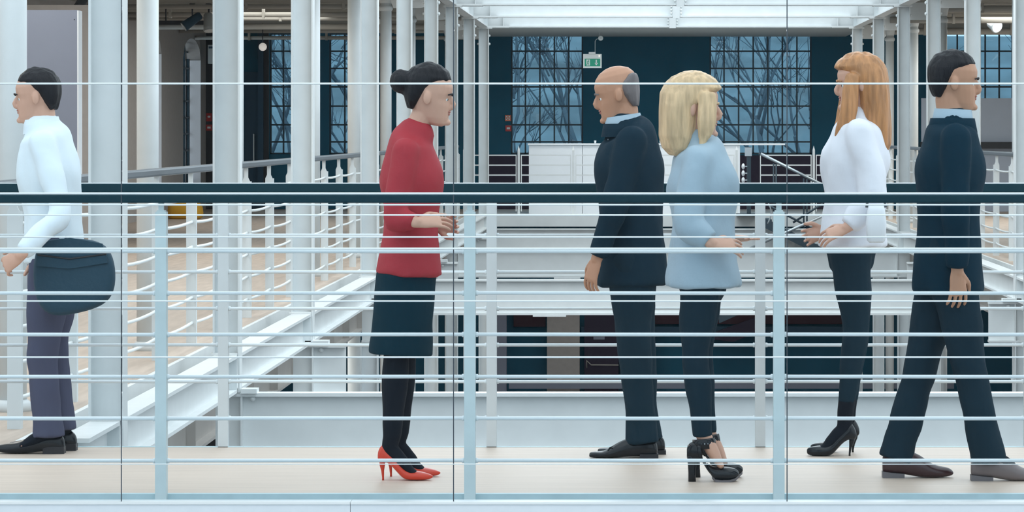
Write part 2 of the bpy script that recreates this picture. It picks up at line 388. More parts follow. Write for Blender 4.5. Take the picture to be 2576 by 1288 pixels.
for i in (2, 3, 5, 7):
    Z = ZC[i]
    for sg, xa in ((-1, XL), (1, XR)):
        if sg > 0 and i == 2: continue
        r = thing('beam_stub', 'short white beam stub bolted under the %s steel column of the %s' % (ordinal(i if sg < 0 else i-3), 'beanbag row' if sg < 0 else 'suited man row'), 'beam', (xa, Z, -0.6), 'cut beam stubs under the columns', 'structure')
        ibeam_x(MB(), xa+sg*0.16, xa-sg*0.25, Z, -0.6, -0.203).build('stub', 'steel', r)
        MB().box(xa+sg*0.01, xa-sg*0.002, Z-0.065, Z-0.007, -0.578, -0.225).build('stiffener', 'steel', r)
        MB().box(xa-sg*0.12, xa+sg*0.06, Z-0.10, Z+0.04, -0.203, -0.17).build('bearing_plate', 'steel', r)
        MB().ball((xa-sg*0.06, Z-0.03, -0.245), 0.02, 8, 5).build('bolt', 'steel', r)
for i in (6, 7, 8):
    Z = ZC[i]
    r = thing('roof_beam', 'white roof beam spanning the atrium, %s' % {6:'nearest and highest of the three', 7:'middle one of the three', 8:'farthest and lowest of the three'}[i], 'beam', (0.6, Z, 3.21), 'roof beams across the atrium', 'structure')
    MB().box(-2.66, 3.84, Z-0.10, Z+0.10, 3.21, 3.235).build('bottom_flange', 'steel', r)
    MB().box(-2.66, 3.84, Z-0.10, Z+0.10, 3.70, 3.725).build('top_flange', 'steel', r)
    MB().box(-2.66, 3.84, Z-0.007, Z+0.007, 3.235, 3.70).build('web', 'steel', r)
    for x, q in ((-2.25, 1), (3.42, -1)):
        MB().hexa([(x-0.25*q,Z-0.09,3.2),(x-0.25*q,Z+0.09,3.2),(x-0.25*q,Z+0.09,3.235),(x-0.25*q,Z-0.09,3.235),(x+0.1*q,Z-0.09,3.2),(x+0.1*q,Z+0.09,3.2),(x+0.1*q,Z+0.09,3.235),(x+0.1*q,Z-0.09,3.235)]).build('seat_plate', 'steel', r)
        MB().box(x-0.006, x+0.006, Z-0.095, Z-0.007, 3.235, 3.70).build('stiffener', 'steel', r)
    sx = 0.62
    MB().box(sx-0.055, sx+0.055, Z-0.12, Z-0.1, 3.195, 3.48).build('splice_plate', 'steel', r)
    for z in (3.22, 3.27, 3.32, 3.37, 3.42, 3.47):
        for q in (-0.075, 0.075): MB().ball((sx+q, Z-0.1, z), 0.018, 8, 5).build('bolt', 'steel', r)

# ------------------------------------------------------------------ footbridge
BX0, BX1 = -5.0, 4.4
struct('floor', MB().box(BX0, BX1, 14.0, 16.02, -0.06, 0), 'wood', 'pale wooden deck of the footbridge')
struct('trim_7', MB().box(BX0, BX1, 13.965, 14.0, -0.26, 0.0), 'fascia', 'blue grey steel edge of the footbridge deck')
struct('trim_8', MB().box(BX0, BX1, 16.02, 16.05, -0.26, 0.003), 'fascia', 'steel edge of the footbridge deck by the far posts')

PX = [-4.365, -3.13, -1.895, -0.663, 0.570, 1.805, 3.04, 4.275]
def bridge_rail(Y, label, near):
    r = thing('railing', label, 'railing', (-0.66, Y, 0), 'railings of the footbridge')
    wd = 0.0445 if near else 0.046
    zb = -0.062 if near else 0.0
    for x in PX:
        p = MB()
        t = 1.128
        p.box(x-wd/2, x+wd/2, Y-0.02, Y-0.012, zb, t).box(x-wd/2, x-wd/2+0.008, Y-0.012, Y+0.03, zb, t).box(x+wd/2-0.008, x+wd/2, Y-0.012, Y+0.03, zb, t)
        po = p.build('post', 'frost' if near else 'steel2', r)
        MB().box(x-0.0105 if near else x-wd/2, x+0.0105 if near else x+wd/2, Y-0.008, Y+0.008, t-0.01, 1.168).build('neck', 'frost' if near else 'steel2', po)
        if near: MB().box(x-wd/2+0.006, x+wd/2-0.006, Y-0.016, Y+0.026, t-0.004, t+0.006).build('cap', 'frost', po)
    zs = [0.970, 0.803, 0.638, 0.470, 0.303, 0.135] if near else [0.972, 0.803, 0.635, 0.468, 0.300, 0.133]
    L = PX[1]-PX[0]-wd
    bm = MB().tube([(-L/2,0,0),(-L/2+0.01,0,0),(-L/2+0.012,0,0),(L/2-0.012,0,0),(L/2-0.01,0,0),(L/2,0,0)], [0.0105, 0.0105, 0.0075, 0.0075, 0.0105, 0.0105], 12, (0,1,0)).mesh('bar')
    bm.materials.append(M['rail'])
    for k in range(len(PX)-1):
        xm = (PX[k]+PX[k+1])/2
        for z in zs:
            b = inst('bar', bm, r, (xm, Y+0.005, z))
            b.rotation_euler = (0, random.uniform(-0.0015, 0.0015), 0)
    zt, z0 = (1.1975, 1.164) if near else (1.209, 1.169)
    h = MB().box(BX0, BX1, Y-0.03, Y+0.03, z0, zt).build('handrail', 'hand', r)
    bv = h.modifiers.new('round', 'BEVEL'); bv.width = 0.006; bv.segments = 2
    MB().box(BX0, BX1, Y-0.028, Y+0.028, zt, zt+0.004).build('handrail_cap', 'rail', h) if not near else None
bridge_rail(13.94, 'pale blue railing along the front edge of the footbridge', True)
bridge_rail(16.04, 'off white railing behind the walkers on the far edge of the footbridge', False)

# glass screen in front of the bridge
gx = [-4.395, -3.155, -1.915, -0.679, 0.562, 1.803, 3.04, 4.28]; GY = 13.0
r = thing('glass_screen', 'clear glass screen with bright thin rods in front of the footbridge', 'glass screen', (-0.66, GY, 0.07))
for k in range(len(gx)-1):
    MB().box(gx[k]+0.002, gx[k+1]-0.002, GY-0.004, GY+0.004, 0.071, 3.4).build('pane', 'gl', r)
for x in gx: MB().box(x-0.0018, x+0.0018, GY-0.008, GY+0.006, 0.071, 3.4).build('joint_strip', 'joint', r)
for y, h in ((210.5, 5), (486.5, 5.5), (515, 4.5), (541, 4), (596, 4), (625, 5), (757, 4), (898, 4.5), (1167, 2.6)):
    z = P(0, y, GY).z; q = h*0.5*GY/F
    MB().tube([(-4.4, GY-0.012, z), (4.28, GY-0.012, z)], q, 10).build('rod', 'rod', r)
xj = P(883, 0, GY).x
for a, b in ((-4.5, xj-0.0008), (xj+0.0008, 4.4)):
    MB().box(a, b, GY-0.03, GY+0.06, -0.5, 0.066).build('transom', 'transom', r)
    MB().box(a, b, GY-0.034, GY+0.06, 0.064, 0.0725).build('transom_cap', 'rail', r)

# ------------------------------------------------------------------ gallery railings
def gallery_rail(x, sg, y0, k0, n, label):
    r = thing('railing', label, 'railing', (x, y0, 0), 'railings along the galleries')
    ys = [y0+1.69*k for k in range(n)]
    pm = MB().box(-0.03, 0.03, -0.004, 0.004, 0.0, 1.06).box(0.03*sg, 0.038*sg, -0.004, 0.045, 0.0, 1.06)
    pm.hexa([(-0.03,-0.004,1.06),(0.03,-0.004,1.06),(0.03,0.004,1.06),(-0.03,0.004,1.06),(-0.016,-0.004,1.09),(0.016,-0.004,1.09),(0.016,0.004,1.09),(-0.016,0.004,1.09)])
    pm.box(-0.016, 0.016, -0.004, 0.004, 1.09, 1.165)
    pmesh = pm.mesh('post'); pmesh.materials.append(M['steel2'])
    for y in ys: inst('post', pmesh, r, (x, y, 0))
    pts = [(0, 1.69*t/6-0.845, -0.012*(1-(2*t/6-1)**2)) for t in range(7)]
    bm = MB().tube(pts, 0.011, 8, (1,0,0)).mesh('bar'); bm.materials.append(M['steel'])
    for y in ys[:-1]:
        for z in (1.0, 0.833, 0.663, 0.493, 0.32, 0.147): inst('bar', bm, r, (x+0.01*sg, y+0.845, z))
    h = MB().box(x-0.03, x+0.03, y0-0.6, ys[-1], 1.165, 1.215).build('handrail', 'ghand', r)
    bv = h.modifiers.new('round', 'BEVEL'); bv.width = 0.012; bv.segments = 2
gallery_rail(-3.03, 1, 17.0, 0, 26, 'white gallery railing with grey handrail running back past the yellow beanbag')
gallery_rail(4.20, -1, 17.0, 0, 26, 'white gallery railing with grey handrail running back past the pale partition')

# end railing across the atrium
EZ = 60.6
def ex(px): return (px-VX)*EZ/F
def ez(py): return EYE-(py-VY)*EZ/F
r = thing('railing', 'white barred railing across the far end of the atrium', 'railing', (0.5, EZ, 0))
pxs = [1168, 1305, 1442, 1579, 1716, 1853, 2047, 2184]
for px in pxs:
    x = ex(px); p = MB().box(x-0.02, x+0.02, EZ-0.02, EZ+0.02, 0, 1.12)
    p.add([(x-0.02,EZ-0.02,1.12),(x+0.02,EZ-0.02,1.12),(x+0.02,EZ+0.02,1.12),(x-0.02,EZ+0.02,1.12),(x,EZ,1.2)], [(0,1,4),(1,2,4),(2,3,4),(3,0,4)])
    p.build('post', 'steel', r)
for a, b in zip(pxs[:-1], pxs[1:]):
    x0, x1 = ex(a)+0.045, ex(b)-0.045
    if a == 1853: x0 = ex(1913)
    for x in (x0, x1): MB().box(x-0.008, x+0.008, EZ-0.01, EZ+0.01, 0.06, 1.04).build('upright', 'steel', r)
    for z in (1.032, 0.861, 0.688, 0.51, 0.34, 0.17): MB().box(x0, x1, EZ-0.008, EZ+0.008, z-0.011, z+0.011).build('bar', 'steel', r)

# white counter behind the end railing
CZ = 61.4
r = thing('reception_counter', 'long white counter behind the barred railing at the far end', 'counter', (0.0, CZ, 0))
cx = lambda px: (px-VX)*CZ/F
for a, b in ((1330, 1465), (1465, 1600), (1600, 1735), (1735, 1862)):
    MB().box(cx(a)+0.004, cx(b)-0.004, CZ, CZ+0.05, 0.0, 1.2).build('front_panel', 'boardw', r)
MB().box(cx(1328), cx(1975), CZ-0.03, CZ+0.55, 1.205, 1.235).build('worktop', 'boardw', r)
MB().box(cx(1330), cx(1862), CZ+0.5, CZ+0.54, 0.0, 1.2).build('back_panel', 'boardw', r)
for px, lb in ((1497, 'small white cup on the counter nearer the five pane window'), (1662, 'small white cup on the counter between the two talking walkers')):
    x = cx(px); z = 1.235
    tag(MB().tube([(x,CZ+0.1,z),(x,CZ+0.1,z+0.015),(x,CZ+0.1,z+0.05)], [0.014, 0.018, 0.022], 12, (1,0,0)).build('cup', 'boardw'), lb, 'cup', 'cups on the far counter')

# stair dropping from the far gallery
r = thing('staircase', 'dark steel staircase with silver handrails descending from the far gallery', 'staircase', (2.3, 59.0, 0))
SZ = 58.6
a, b = P(1914, 387, SZ), P(2120, 490, SZ)
MB().tube([a, b], 0.024, 10, (0,1,0)).build('handrail', 'silver', r)
a2, b2 = a+Vector((0, 1.1, 0)), b+Vector((0, 1.1, 0))
MB().tube([a2, b2], 0.02, 10, (0,1,0)).build('handrail', 'dsteel', r)
dv = b-a
for y in (SZ, SZ+1.1):
    s0 = Vector((a.x, y, -0.02)); s1 = s0+dv
    MB().hexa([s0+Vector((0,-0.02,-0.12)), s1+Vector((0,-0.02,-0.12)), s1+Vector((0,0.02,-0.12)), s0+Vector((0,0.02,-0.12)), s0+Vector((0,-0.02,0.04)), s1+Vector((0,-0.02,0.04)), s1+Vector((0,0.02,0.04)), s0+Vector((0,0.02,0.04))]).build('stringer', 'dsteel', r)
for k in range(8):
    q = a+dv*((k+0.5)/8); zz = -0.02+dv.z*((k+0.5)/8)
    MB().box(q.x-0.1, q.x+0.1, SZ+0.02, SZ+1.08, zz, zz+0.03).build('tread', 'dsteel', r)
    if k % 3 == 1:
        for yy in (SZ, SZ+1.1): MB().tube([(q.x, yy, zz), (q.x, yy, zz+1.05)], 0.014, 8, (1,0,0)).build('baluster', 'dsteel', r)
e0, e1 = P(2075, 541, 57.4), P(1880, 628, 57.4)
MB().tube([e0, e1], 0.024, 10, (0,1,0)).build('handrail', 'silver', r)
for y in (57.4, 58.4):
    s0 = Vector((e0.x+0.3, y, e0.z-0.75)); s1 = s0+(e1-e0)*1.6
    MB().hexa([s0+Vector((0,-0.02,-0.12)), s1+Vector((0,-0.02,-0.12)), s1+Vector((0,0.02,-0.12)), s0+Vector((0,0.02,-0.12)), s0+Vector((0,-0.02,0.06)), s1+Vector((0,-0.02,0.06)), s1+Vector((0,0.02,0.06)), s0+Vector((0,0.02,0.06))]).build('stringer', 'dsteel', r)
for k in range(9):
    q = Vector((e0.x+0.3, 0, e0.z-0.75))+(e1-e0)*1.6*((k+0.5)/9)
    MB().box(q.x-0.11, q.x+0.11, 57.42, 58.38, q.z, q.z+0.03).build('tread', 'dsteel', r)
MB().box(e0.x+0.25, e0.x+1.0, 57.4, 59.7, e0.z-0.85, e0.z-0.72).build('landing', 'dsteel', r)
for px0, py0, px1, py1 in ((1930, 515, 2052, 580), (1995, 560, 2070, 512)):
    MB().tube([P(px0, py0, 58.0), P(px1, py1, 58.0)], 0.018, 8).build('brace', 'dsteel', r)
pts = [P(1933+4*math.sin(t*0.5), 512+t*6.5, 57.0)+Vector((0.02*math.sin(t*0.35), 0, 0)) for t in range(9)]
MB().tube(pts, 0.012, 8).build('rail_loop', 'silver', r)

# dark lamp stand
r = thing('lamp_stand', 'dark upright stand with three small white lamps beside the staircase', 'lamp', (ex(1882), 60.2, 0))
x = ex(1882)
MB().box(x-0.035, x+0.035, 60.17, 60.23, 0, 1.18).build('stand', 'dsteel', r)
MB().box(x-0.22, x+0.22, 60.0, 60.4, 0, 0.03).build('foot', 'dsteel', r)
MB().box(x-0.07, x+0.05, 60.15, 60.2, 1.02, 1.17).build('bracket', 'silver', r)
for py in (418, 435, 452):
    z = ez(py); l = MB().ball((x-0.1, 60.1, z), (0.03, 0.06, 0.052), 12, 8).build('lamp_head', 'boardw', r)
    MB().box(x-0.08, x-0.03, 60.15, 60.18, z-0.01, z+0.01).build('arm', 'silver', l)

# ------------------------------------------------------------------ things in the galleries
r = thing('display_board', 'tall lilac grey free standing board behind the dark haired man in white', 'board', (-5.1, 30.0, 0))
a, b = P(52, 25, 30.0), P(194, 25, 30.0)
MB().box(a.x-0.35, b.x, 30.0, 30.2, 0.02, a.z).build('face_panel', 'board', r)
MB().box(b.x, b.x+0.012, 30.0, 30.2, 0.02, a.z-0.005).build('edge_panel', 'boardw', r)  # side face of the board, its brightness from light painted white
MB().box(a.x-0.3, b.x-0.05, 29.85, 30.35, 0.0, 0.02).build('foot', 'silver', r)
c = P(187, 49, 30.0); MB().ball((c.x, 30.0, c.z), (0.005, 0.006, 0.005), 8, 5).build('screw', 'black', r)

r = thing('shelf_upright', 'slotted upright standing behind the lilac grey board', 'shelf upright', (P(229, 0, 34).x, 34.0, 0))
x = P(231, 0, 34).x
MB().box(x-0.006, x+0.012, 34.0, 34.05, 0, 2.7).build('upright', 'beigew', r)
for k in range(12): MB().box(x-0.012, x+0.004, 33.985, 34.0, 0.35+k*0.19, 0.39+k*0.19).build('slot_clip', 'black', r)
struct('trim_9', MB().box(-7.9, P(300, 0, 36).x, 36.0, 36.1, 0.0, 2.75), 'beigew', 'beige partition panel behind the lilac grey board')

YB = 57.6; a = P(418, 509, YB); b = P(503, 552, YB)
bb = MB(); cxy = (a.x+b.x)/2; hw = (b.x-a.x)/2
rings = []
for t, q in ((0.0, 0.86), (0.06, 0.97), (0.3, 1.03), (0.6, 1.0), (0.85, 0.94), (0.96, 0.84), (1.0, 0.62)):
    ring = []
    for k in range(24):
        an = 2*math.pi*k/24; c_, s_ = math.cos(an), math.sin(an)
        ring.append(Vector((cxy+hw*q*math.copysign(abs(c_)**0.55, c_), YB+0.3+0.3*q*math.copysign(abs(s_)**0.55, s_), 0.30*t*(1-0.12*c_*t))))
    rings.append(ring)
bb.loft(rings)
tag(bb.build('beanbag', 'yellow'), 'yellow fabric beanbag on the gallery floor by the beige wall', 'beanbag')

# pale partition in the right gallery
pz = 63.0
r = thing('partition', 'pale partition with a dark ledge beneath the gallery window', 'partition', (P(2430, 0, pz).x, pz, 0))
MB().pbox(2318, 247, 2560, 560, pz, 0.08).build('panel', 'partn', r)
MB().pbox(2316, 357, 2560, 374, pz-0.25, 0.25).build('ledge', 'black', r)
r = thing('fire_hose_cabinet', 'dull red cabinet standing in front of the pale partition', 'cabinet', (P(2347, 0, 62.2).x, 62.2, 0))
MB().pbox(2332, 394, 2362, 540, 62.2, 0.2).build('body', 'maroon', r)
MB().pbox(2335, 398, 2359, 470, 62.19, 0.01).build('door', 'maroon', r)

# exit sign
sz = 62.0; c = P(1490, 152, sz)
r = thing('exit_sign', 'green and white exit sign hanging on a wire before the dark wall', 'sign', (c.x, sz, c.z))
MB().pbox(1467, 136, 1513.5, 171, sz, 0.06).build('housing', 'sign', r)
MB().pbox(1481, 131, 1498, 136.5, sz, 0.06).build('mount', 'sign', r)
g = MB().pbox(1471, 147.5, 1510, 166.5, sz-0.006, 0.006).build('panel', 'green', r)
g2 = MB().pbox(1475, 149.5, 1484, 165, sz-0.010, 0.004).build('door_symbol', 'sign', g)
rm = MB(); zz = sz-0.013
def seg(x0, y0, x1, y1, wd): 
    p0, p1 = P(x0, y0, zz), P(x1, y1, zz); rm.tube([p0, p1], wd*zz/F, 6)
rm.ball(P(1480.6, 151.6, zz), 0.008, 8, 5)
for s_ in ((1480,153,1478.6,158.5,0.9),(1478.6,158.5,1481.5,160.5,0.7),(1481.5,160.5,1481.2,164,0.7),(1478.6,158.5,1477.5,161.5,0.7),(1477.5,161.5,1475.6,163,0.7),(1480,154,1477,156,0.55),(1480,154,1482.6,156.6,0.55)): seg(*s_)
rm.build('running_figure', 'green', g)
ar = MB(); a0 = P(1500, 150.5, zz); a1 = P(1500, 160, zz)
ar.box(a0.x-0.010, a0.x+0.010, zz, zz+0.006, a1.z, a0.z)
tp = P(1500, 165, zz); q = 0.03
ar.add([(a1.x-q, zz, a1.z+0.012), (a1.x+q, zz, a1.z+0.012), (tp.x, zz, tp.z), (a1.x-q, zz+0.006, a1.z+0.012), (a1.x+q, zz+0.006, a1.z+0.012), (tp.x, zz+0.006, tp.z)], [(0,1,2),(3,5,4),(0,3,4,1),(1,4,5,2),(2,5,3,0)])
ar.build('arrow', 'sign', g)
MB().ball(P(1507.5, 140.5, sz), 0.018, 10, 6).build('indicator_lamp', 'lamp', r)
MB().tube([P(1497, 132, sz+0.03), P(1497, 104, sz+0.03), P(1500, 99, sz+0.03), P(1508, 96, sz+0.03), P(1510, 66, sz+0.03)], 0.005, 6).build('wire', 'sign', r)
dc = P(1511, 96, sz+0.0)
r = thing('wall_disc', 'small round white detector above the exit sign', 'detector', (dc.x, sz, dc.z))
MB().tube([(dc.x, sz, dc.z), (dc.x, sz+0.02, dc.z)], [0.04, 0.045], 20, (1,0,0)).build('disc', 'sign', r)
MB().tube([(dc.x+0.003, sz-0.01, dc.z), (dc.x+0.003, sz, dc.z)], 0.015, 12, (1,0,0)).build('button', 'silver', r)

# fire notices and call points
def notice(px, py, cat, label, red):
    q = 0.055; c = P(px, py, ZW); c.y = ZW-0.075 if px < 600 else ZW-0.03
    r = thing('fire_notice' if not red else 'fire_call_point', label, cat, c)
    MB().box(c.x-q, c.x+q, c.y, c.y+0.02, c.z-q, c.z+q).build('plate', 'orange' if not red else 'red', r)
    MB().box(c.x-q*0.72, c.x+q*0.72, c.y-0.006, c.y, c.z-q*0.72, c.z+q*0.72).build('inset', 'sign', r) if not red else MB().box(c.x-q*0.55, c.x+q*0.55, c.y-0.006, c.y, c.z-q*0.3, c.z+q*0.35).build('label_plate', 'sign', r)
    if not red:
        pts = [(c.x+0.024*math.cos(2*math.pi*k/16), c.y-0.01, c.z+0.024*math.sin(2*math.pi*k/16)) for k in range(17)]
        MB().tube(pts, 0.009, 6, (0,1,0)).build('ring_symbol', 'orange', r)
notice(1278, 297, 'sign', 'orange and white fire notice with ring beside the five pane window', False)
notice(1279, 323, 'call point', 'red fire call point beside the five pane window', True)
c = P(527, 295, ZW); c.y = ZW-0.08
r = thing('fire_notice', 'red fire notice on the black strip beside the arched window', 'sign', c)
MB().box(c.x-0.05, c.x+0.05, c.y, c.y+0.02, c.z-0.075, c.z+0.075).build('plate', 'red', r)
MB().ball((c.x, c.y, c.z+0.01), (0.028, 0.006, 0.02), 10, 6).build('emblem', 'sign', r)
notice(527, 321, 'call point', 'red fire call point on the black strip beside the arched window', True)
c = P(530, 122, 64.0)
r = thing('wall_heater', 'pale box high on the black strip near the spotlights', 'box', (c.x, 64.0, c.z))
MB().pbox(523, 113, 545, 160, 64.0, 0.3).build('casing', 'soffit', r)
MB().pbox(525, 117, 545, 122, 63.99, 0.01).build('grille', 'teal2', r)

# ceiling pipes and spotlights
for k, (Z, z, rr) in enumerate(((50.2, 3.24, 0.035), (52.5, 3.2, 0.04), (55.0, 3.22, 0.03), (57.5, 3.17, 0.05), (61.0, 3.2, 0.04), (63.2, 3.14, 0.035))):
    r = thing('ceiling_pipe', 'pale pipe under the gallery ceiling, %s counted from the footbridge' % ordinal(k), 'pipe', (-5.3, Z, z), 'pipes crossing under the gallery ceiling')
    MB().tube([(-7.98, Z, z), (-2.75, Z, z)], rr, 10, (0,1,0)).build('pipe', 'pipe', r)
    for x in (-7.0, -5.6, -4.2): MB().box(x-0.02, x+0.02, Z-rr-0.01, Z+rr+0.01, z-rr-0.01, 3.3).build('clamp', 'pipe', r)
for k, (Z, z, rr) in enumerate(((50.5, 3.22, 0.05), (55.0, 3.2, 0.05), (60.5, 3.18, 0.06))):
    r = thing('ceiling_pipe', 'pale pipe under the ceiling by the silver spotlight, %s counted from the footbridge' % ordinal(k), 'pipe', (6, Z, z), 'pipes under the far ceiling')
    MB().tube([(4.0, Z, z), (8.98, Z, z)], rr, 10, (0,1,0)).build('pipe', 'pipe', r)
    for x in (5.0, 6.5, 8.0): MB().box(x-0.02, x+0.02, Z-rr-0.01, Z+rr+0.01, z-rr-0.01, 3.3).build('clamp', 'pipe', r)
a, b = P(400, 57, 51.0), P(545, 57, 51.0)
r = thing('light_track', 'black light track under the gallery ceiling carrying two spotlights', 'light track', (a.x, 51.0, a.z))
MB().box(a.x, b.x, 50.97, 51.03, a.z-0.03, a.z+0.03).build('track', 'black', r)
for x in (a.x+0.1, b.x-0.1): MB().tube([(x, 51, a.z), (x, 51, 3.3)], 0.01, 6, (1,0,0)).build('hanger', 'black', r)
def spot(px, py, Z, d, label, col, glow='silver', L=0.22, rad=0.07):
    c = P(px, py, Z); d = Vector(d).normalized()
    r = thing('spotlight', label, 'spotlight', c, 'spotlights under the gallery ceilings')
    MB().tube([c-d*L*0.5, c-d*L*0.42, c+d*L*0.3, c+d*L*0.5], [rad*0.6, rad*0.85, rad, rad*1.08], 16, (0,1,0) if abs(d.y) < 0.9 else (1,0,0)).build('housing', col, r)
    MB().tube([c+d*L*0.5, c+d*(L*0.5+0.012)], rad*0.95, 16, (0,1,0) if abs(d.y) < 0.9 else (1,0,0)).build('lens', glow, r)
    MB().tube([c, (c.x, c.y, 3.3)], 0.012, 8, (1,0,0)).build('stem', 'black', r)
    MB().box(c.x-0.04, c.x+0.04, c.y-0.02, c.y+0.02, 3.27, 3.3).build('clip', 'black', r)
spot(484, 52, 50.6, (-0.85, -0.25, -0.62), 'grey spotlight tilted down from the black light track', 'teal2', L=0.3)
spot(525, 55, 50.6, (0.1, -0.3, -1), 'grey spotlight hanging straight down beside the tilted one', 'soffit', L=0.26, rad=0.08)
spot(205, 6, 44.0, (-0.3, -0.5, -0.8), 'black spotlight above the lilac grey board', 'black')
spot(2500, 62, 58.0, (0.45, -0.8, -0.4), 'silver spotlight with glass lens above the pale partition', 'silver', 'sign', L=0.2, rad=0.1)
spot(958, 50, 52.0, (-0.4, -0.8, -0.3), 'small silver spotlight between the steel columns by the red blouse', 'silver', 'sign', L=0.14, rad=0.05)
c = P(661, 118, 60.0)
r = thing('pendant_lamp', 'glowing globe lamp hanging before the narrow barred windows', 'lamp', c)
MB().ball(c, 0.07, 16, 10).build('globe', 'lamp', r)
MB().tube([c+Vector((0,0,0.06)), (c.x, c.y, 3.3)], 0.008, 6, (1,0,0)).build('cord', 'black', r)

# ------------------------------------------------------------------ lower storey, glimpsed between the beams
LZ = 64.6
struct('door_2', MB().pbox(1376, 770, 1458, 1010, LZ, 0.2), 'beigew', 'beige double door panel in the dark lower storey')
struct('trim_10', MB().pbox(1243, 770, 1274, 1010, LZ-0.2, 0.2), 'board', 'grey pillar at the edge of the dark lower storey')
struct('trim_11', MB().pbox(1292, 770, 1372, 822, LZ+0.2, 0.15), 'maroon', 'maroon panel beside the beige door below')
struct('trim_12', MB().pbox(1640, 770, 2155, 815, LZ+0.2, 0.15), 'maroon', 'maroon band along the lower storey wall')
struct('trim_13', MB().pbox(1462, 822, 2150, 838, LZ+0.1, 0.1), 'teal2', 'slate rail along the lower storey wall')
struct('trim_14', MB().pbox(1280, 964, 2400, 978, LZ-0.3, 0.1), 'board', 'blue grey rail near the floor of the lower storey')
r = thing('door_3', 'dark lower storey door with a bent metal push bar', None, (wx(1550), LZ, -4.2), kind='structure')
MB().pbox(1470, 792, 1556, 1060, LZ+0.05, 0.1).build('door_leaf', 'plum', r)
MB().pbox(1560, 792, 1645, 1060, LZ+0.05, 0.1).build('door_leaf', 'teal2', r)
MB().tube([P(1476, 925, LZ), P(1476, 907, LZ-0.05), P(1487, 918, LZ-0.08), P(1556, 918.5, LZ-0.08)], 0.012, 8, (0,1,0)).build('push_bar', 'pipe', r)
MB().tube([P(1641, 925, LZ), P(1641, 907, LZ-0.05), P(1630, 918, LZ-0.08), P(1566, 918.5, LZ-0.08)], 0.012, 8, (0,1,0)).build('push_bar', 'pipe', r)
MB().pbox(1493, 847, 1521, 854, LZ+0.04, 0.01).build('door_plate', 'board', r)
r = thing('ramp', 'grey sloping stair flank in the dark lower storey', 'stair', (wx(1800), LZ-0.1, -4.2))
q = [P(1760, 850, LZ-0.1), P(1925, 790, LZ-0.1), P(1925, 828, LZ-0.1), P(1845, 860, LZ-0.1)]
MB().hexa([p for p in q]+[p+Vector((0,0.1,0)) for p in q]).build('stair_flank', 'plum', r)

# bare trees of the reflected view, set behind the stand-in windows
def tree(x, y, h, label):
    mb = MB()
    def grow(p, d, L, rad, dep):
        q = p+d*L*0.5+Vector((random.uniform(-.06,.06), random.uniform(-.06,.06), 0))*L; e = p+d*L
        mb.tube([p, q, e], [rad, rad*0.85, rad*0.66], 6, (1,0,0.1))
        if dep == 0: return
        for k in range(3 if dep > 1 else 4):
            nd = (d+Vector((random.uniform(-1,1), random.uniform(-1,1), random.uniform(-0.25,0.7)))*0.75).normalized()
            grow(p+d*L*random.uniform(0.55, 1.0), nd, L*random.uniform(0.55, 0.8), rad*0.55, dep-1)
    grow(Vector((x, y, -4.7)), Vector((random.uniform(-.08,.08), 0, 1)).normalized(), h, 0.14, 5)
    return tag(mb.build('bare_tree', 'bark'), label, 'tree', 'bare trees beyond the windows')
random.seed(3)
tree(-7.2, 77, 4.2, 'bare tree seen through the three pane wide window')
tree(-6.6, 94, 4.8, 'bare tree seen through the narrowest barred window')
tree(-2.0, 75, 4.0, 'bare tree nearest the five pane window')
tree(-1.0, 88, 4.7, 'bare tree behind the exit sign end of the five pane window')
tree(3.0, 79, 4.3, 'bare tree in the middle of the widest barred window')
tree(5.0, 94, 4.8, 'bare tree at the suited man end of the widest barred window')
tree(9.4, 80, 4.4, 'bare tree seen above the pale partition')
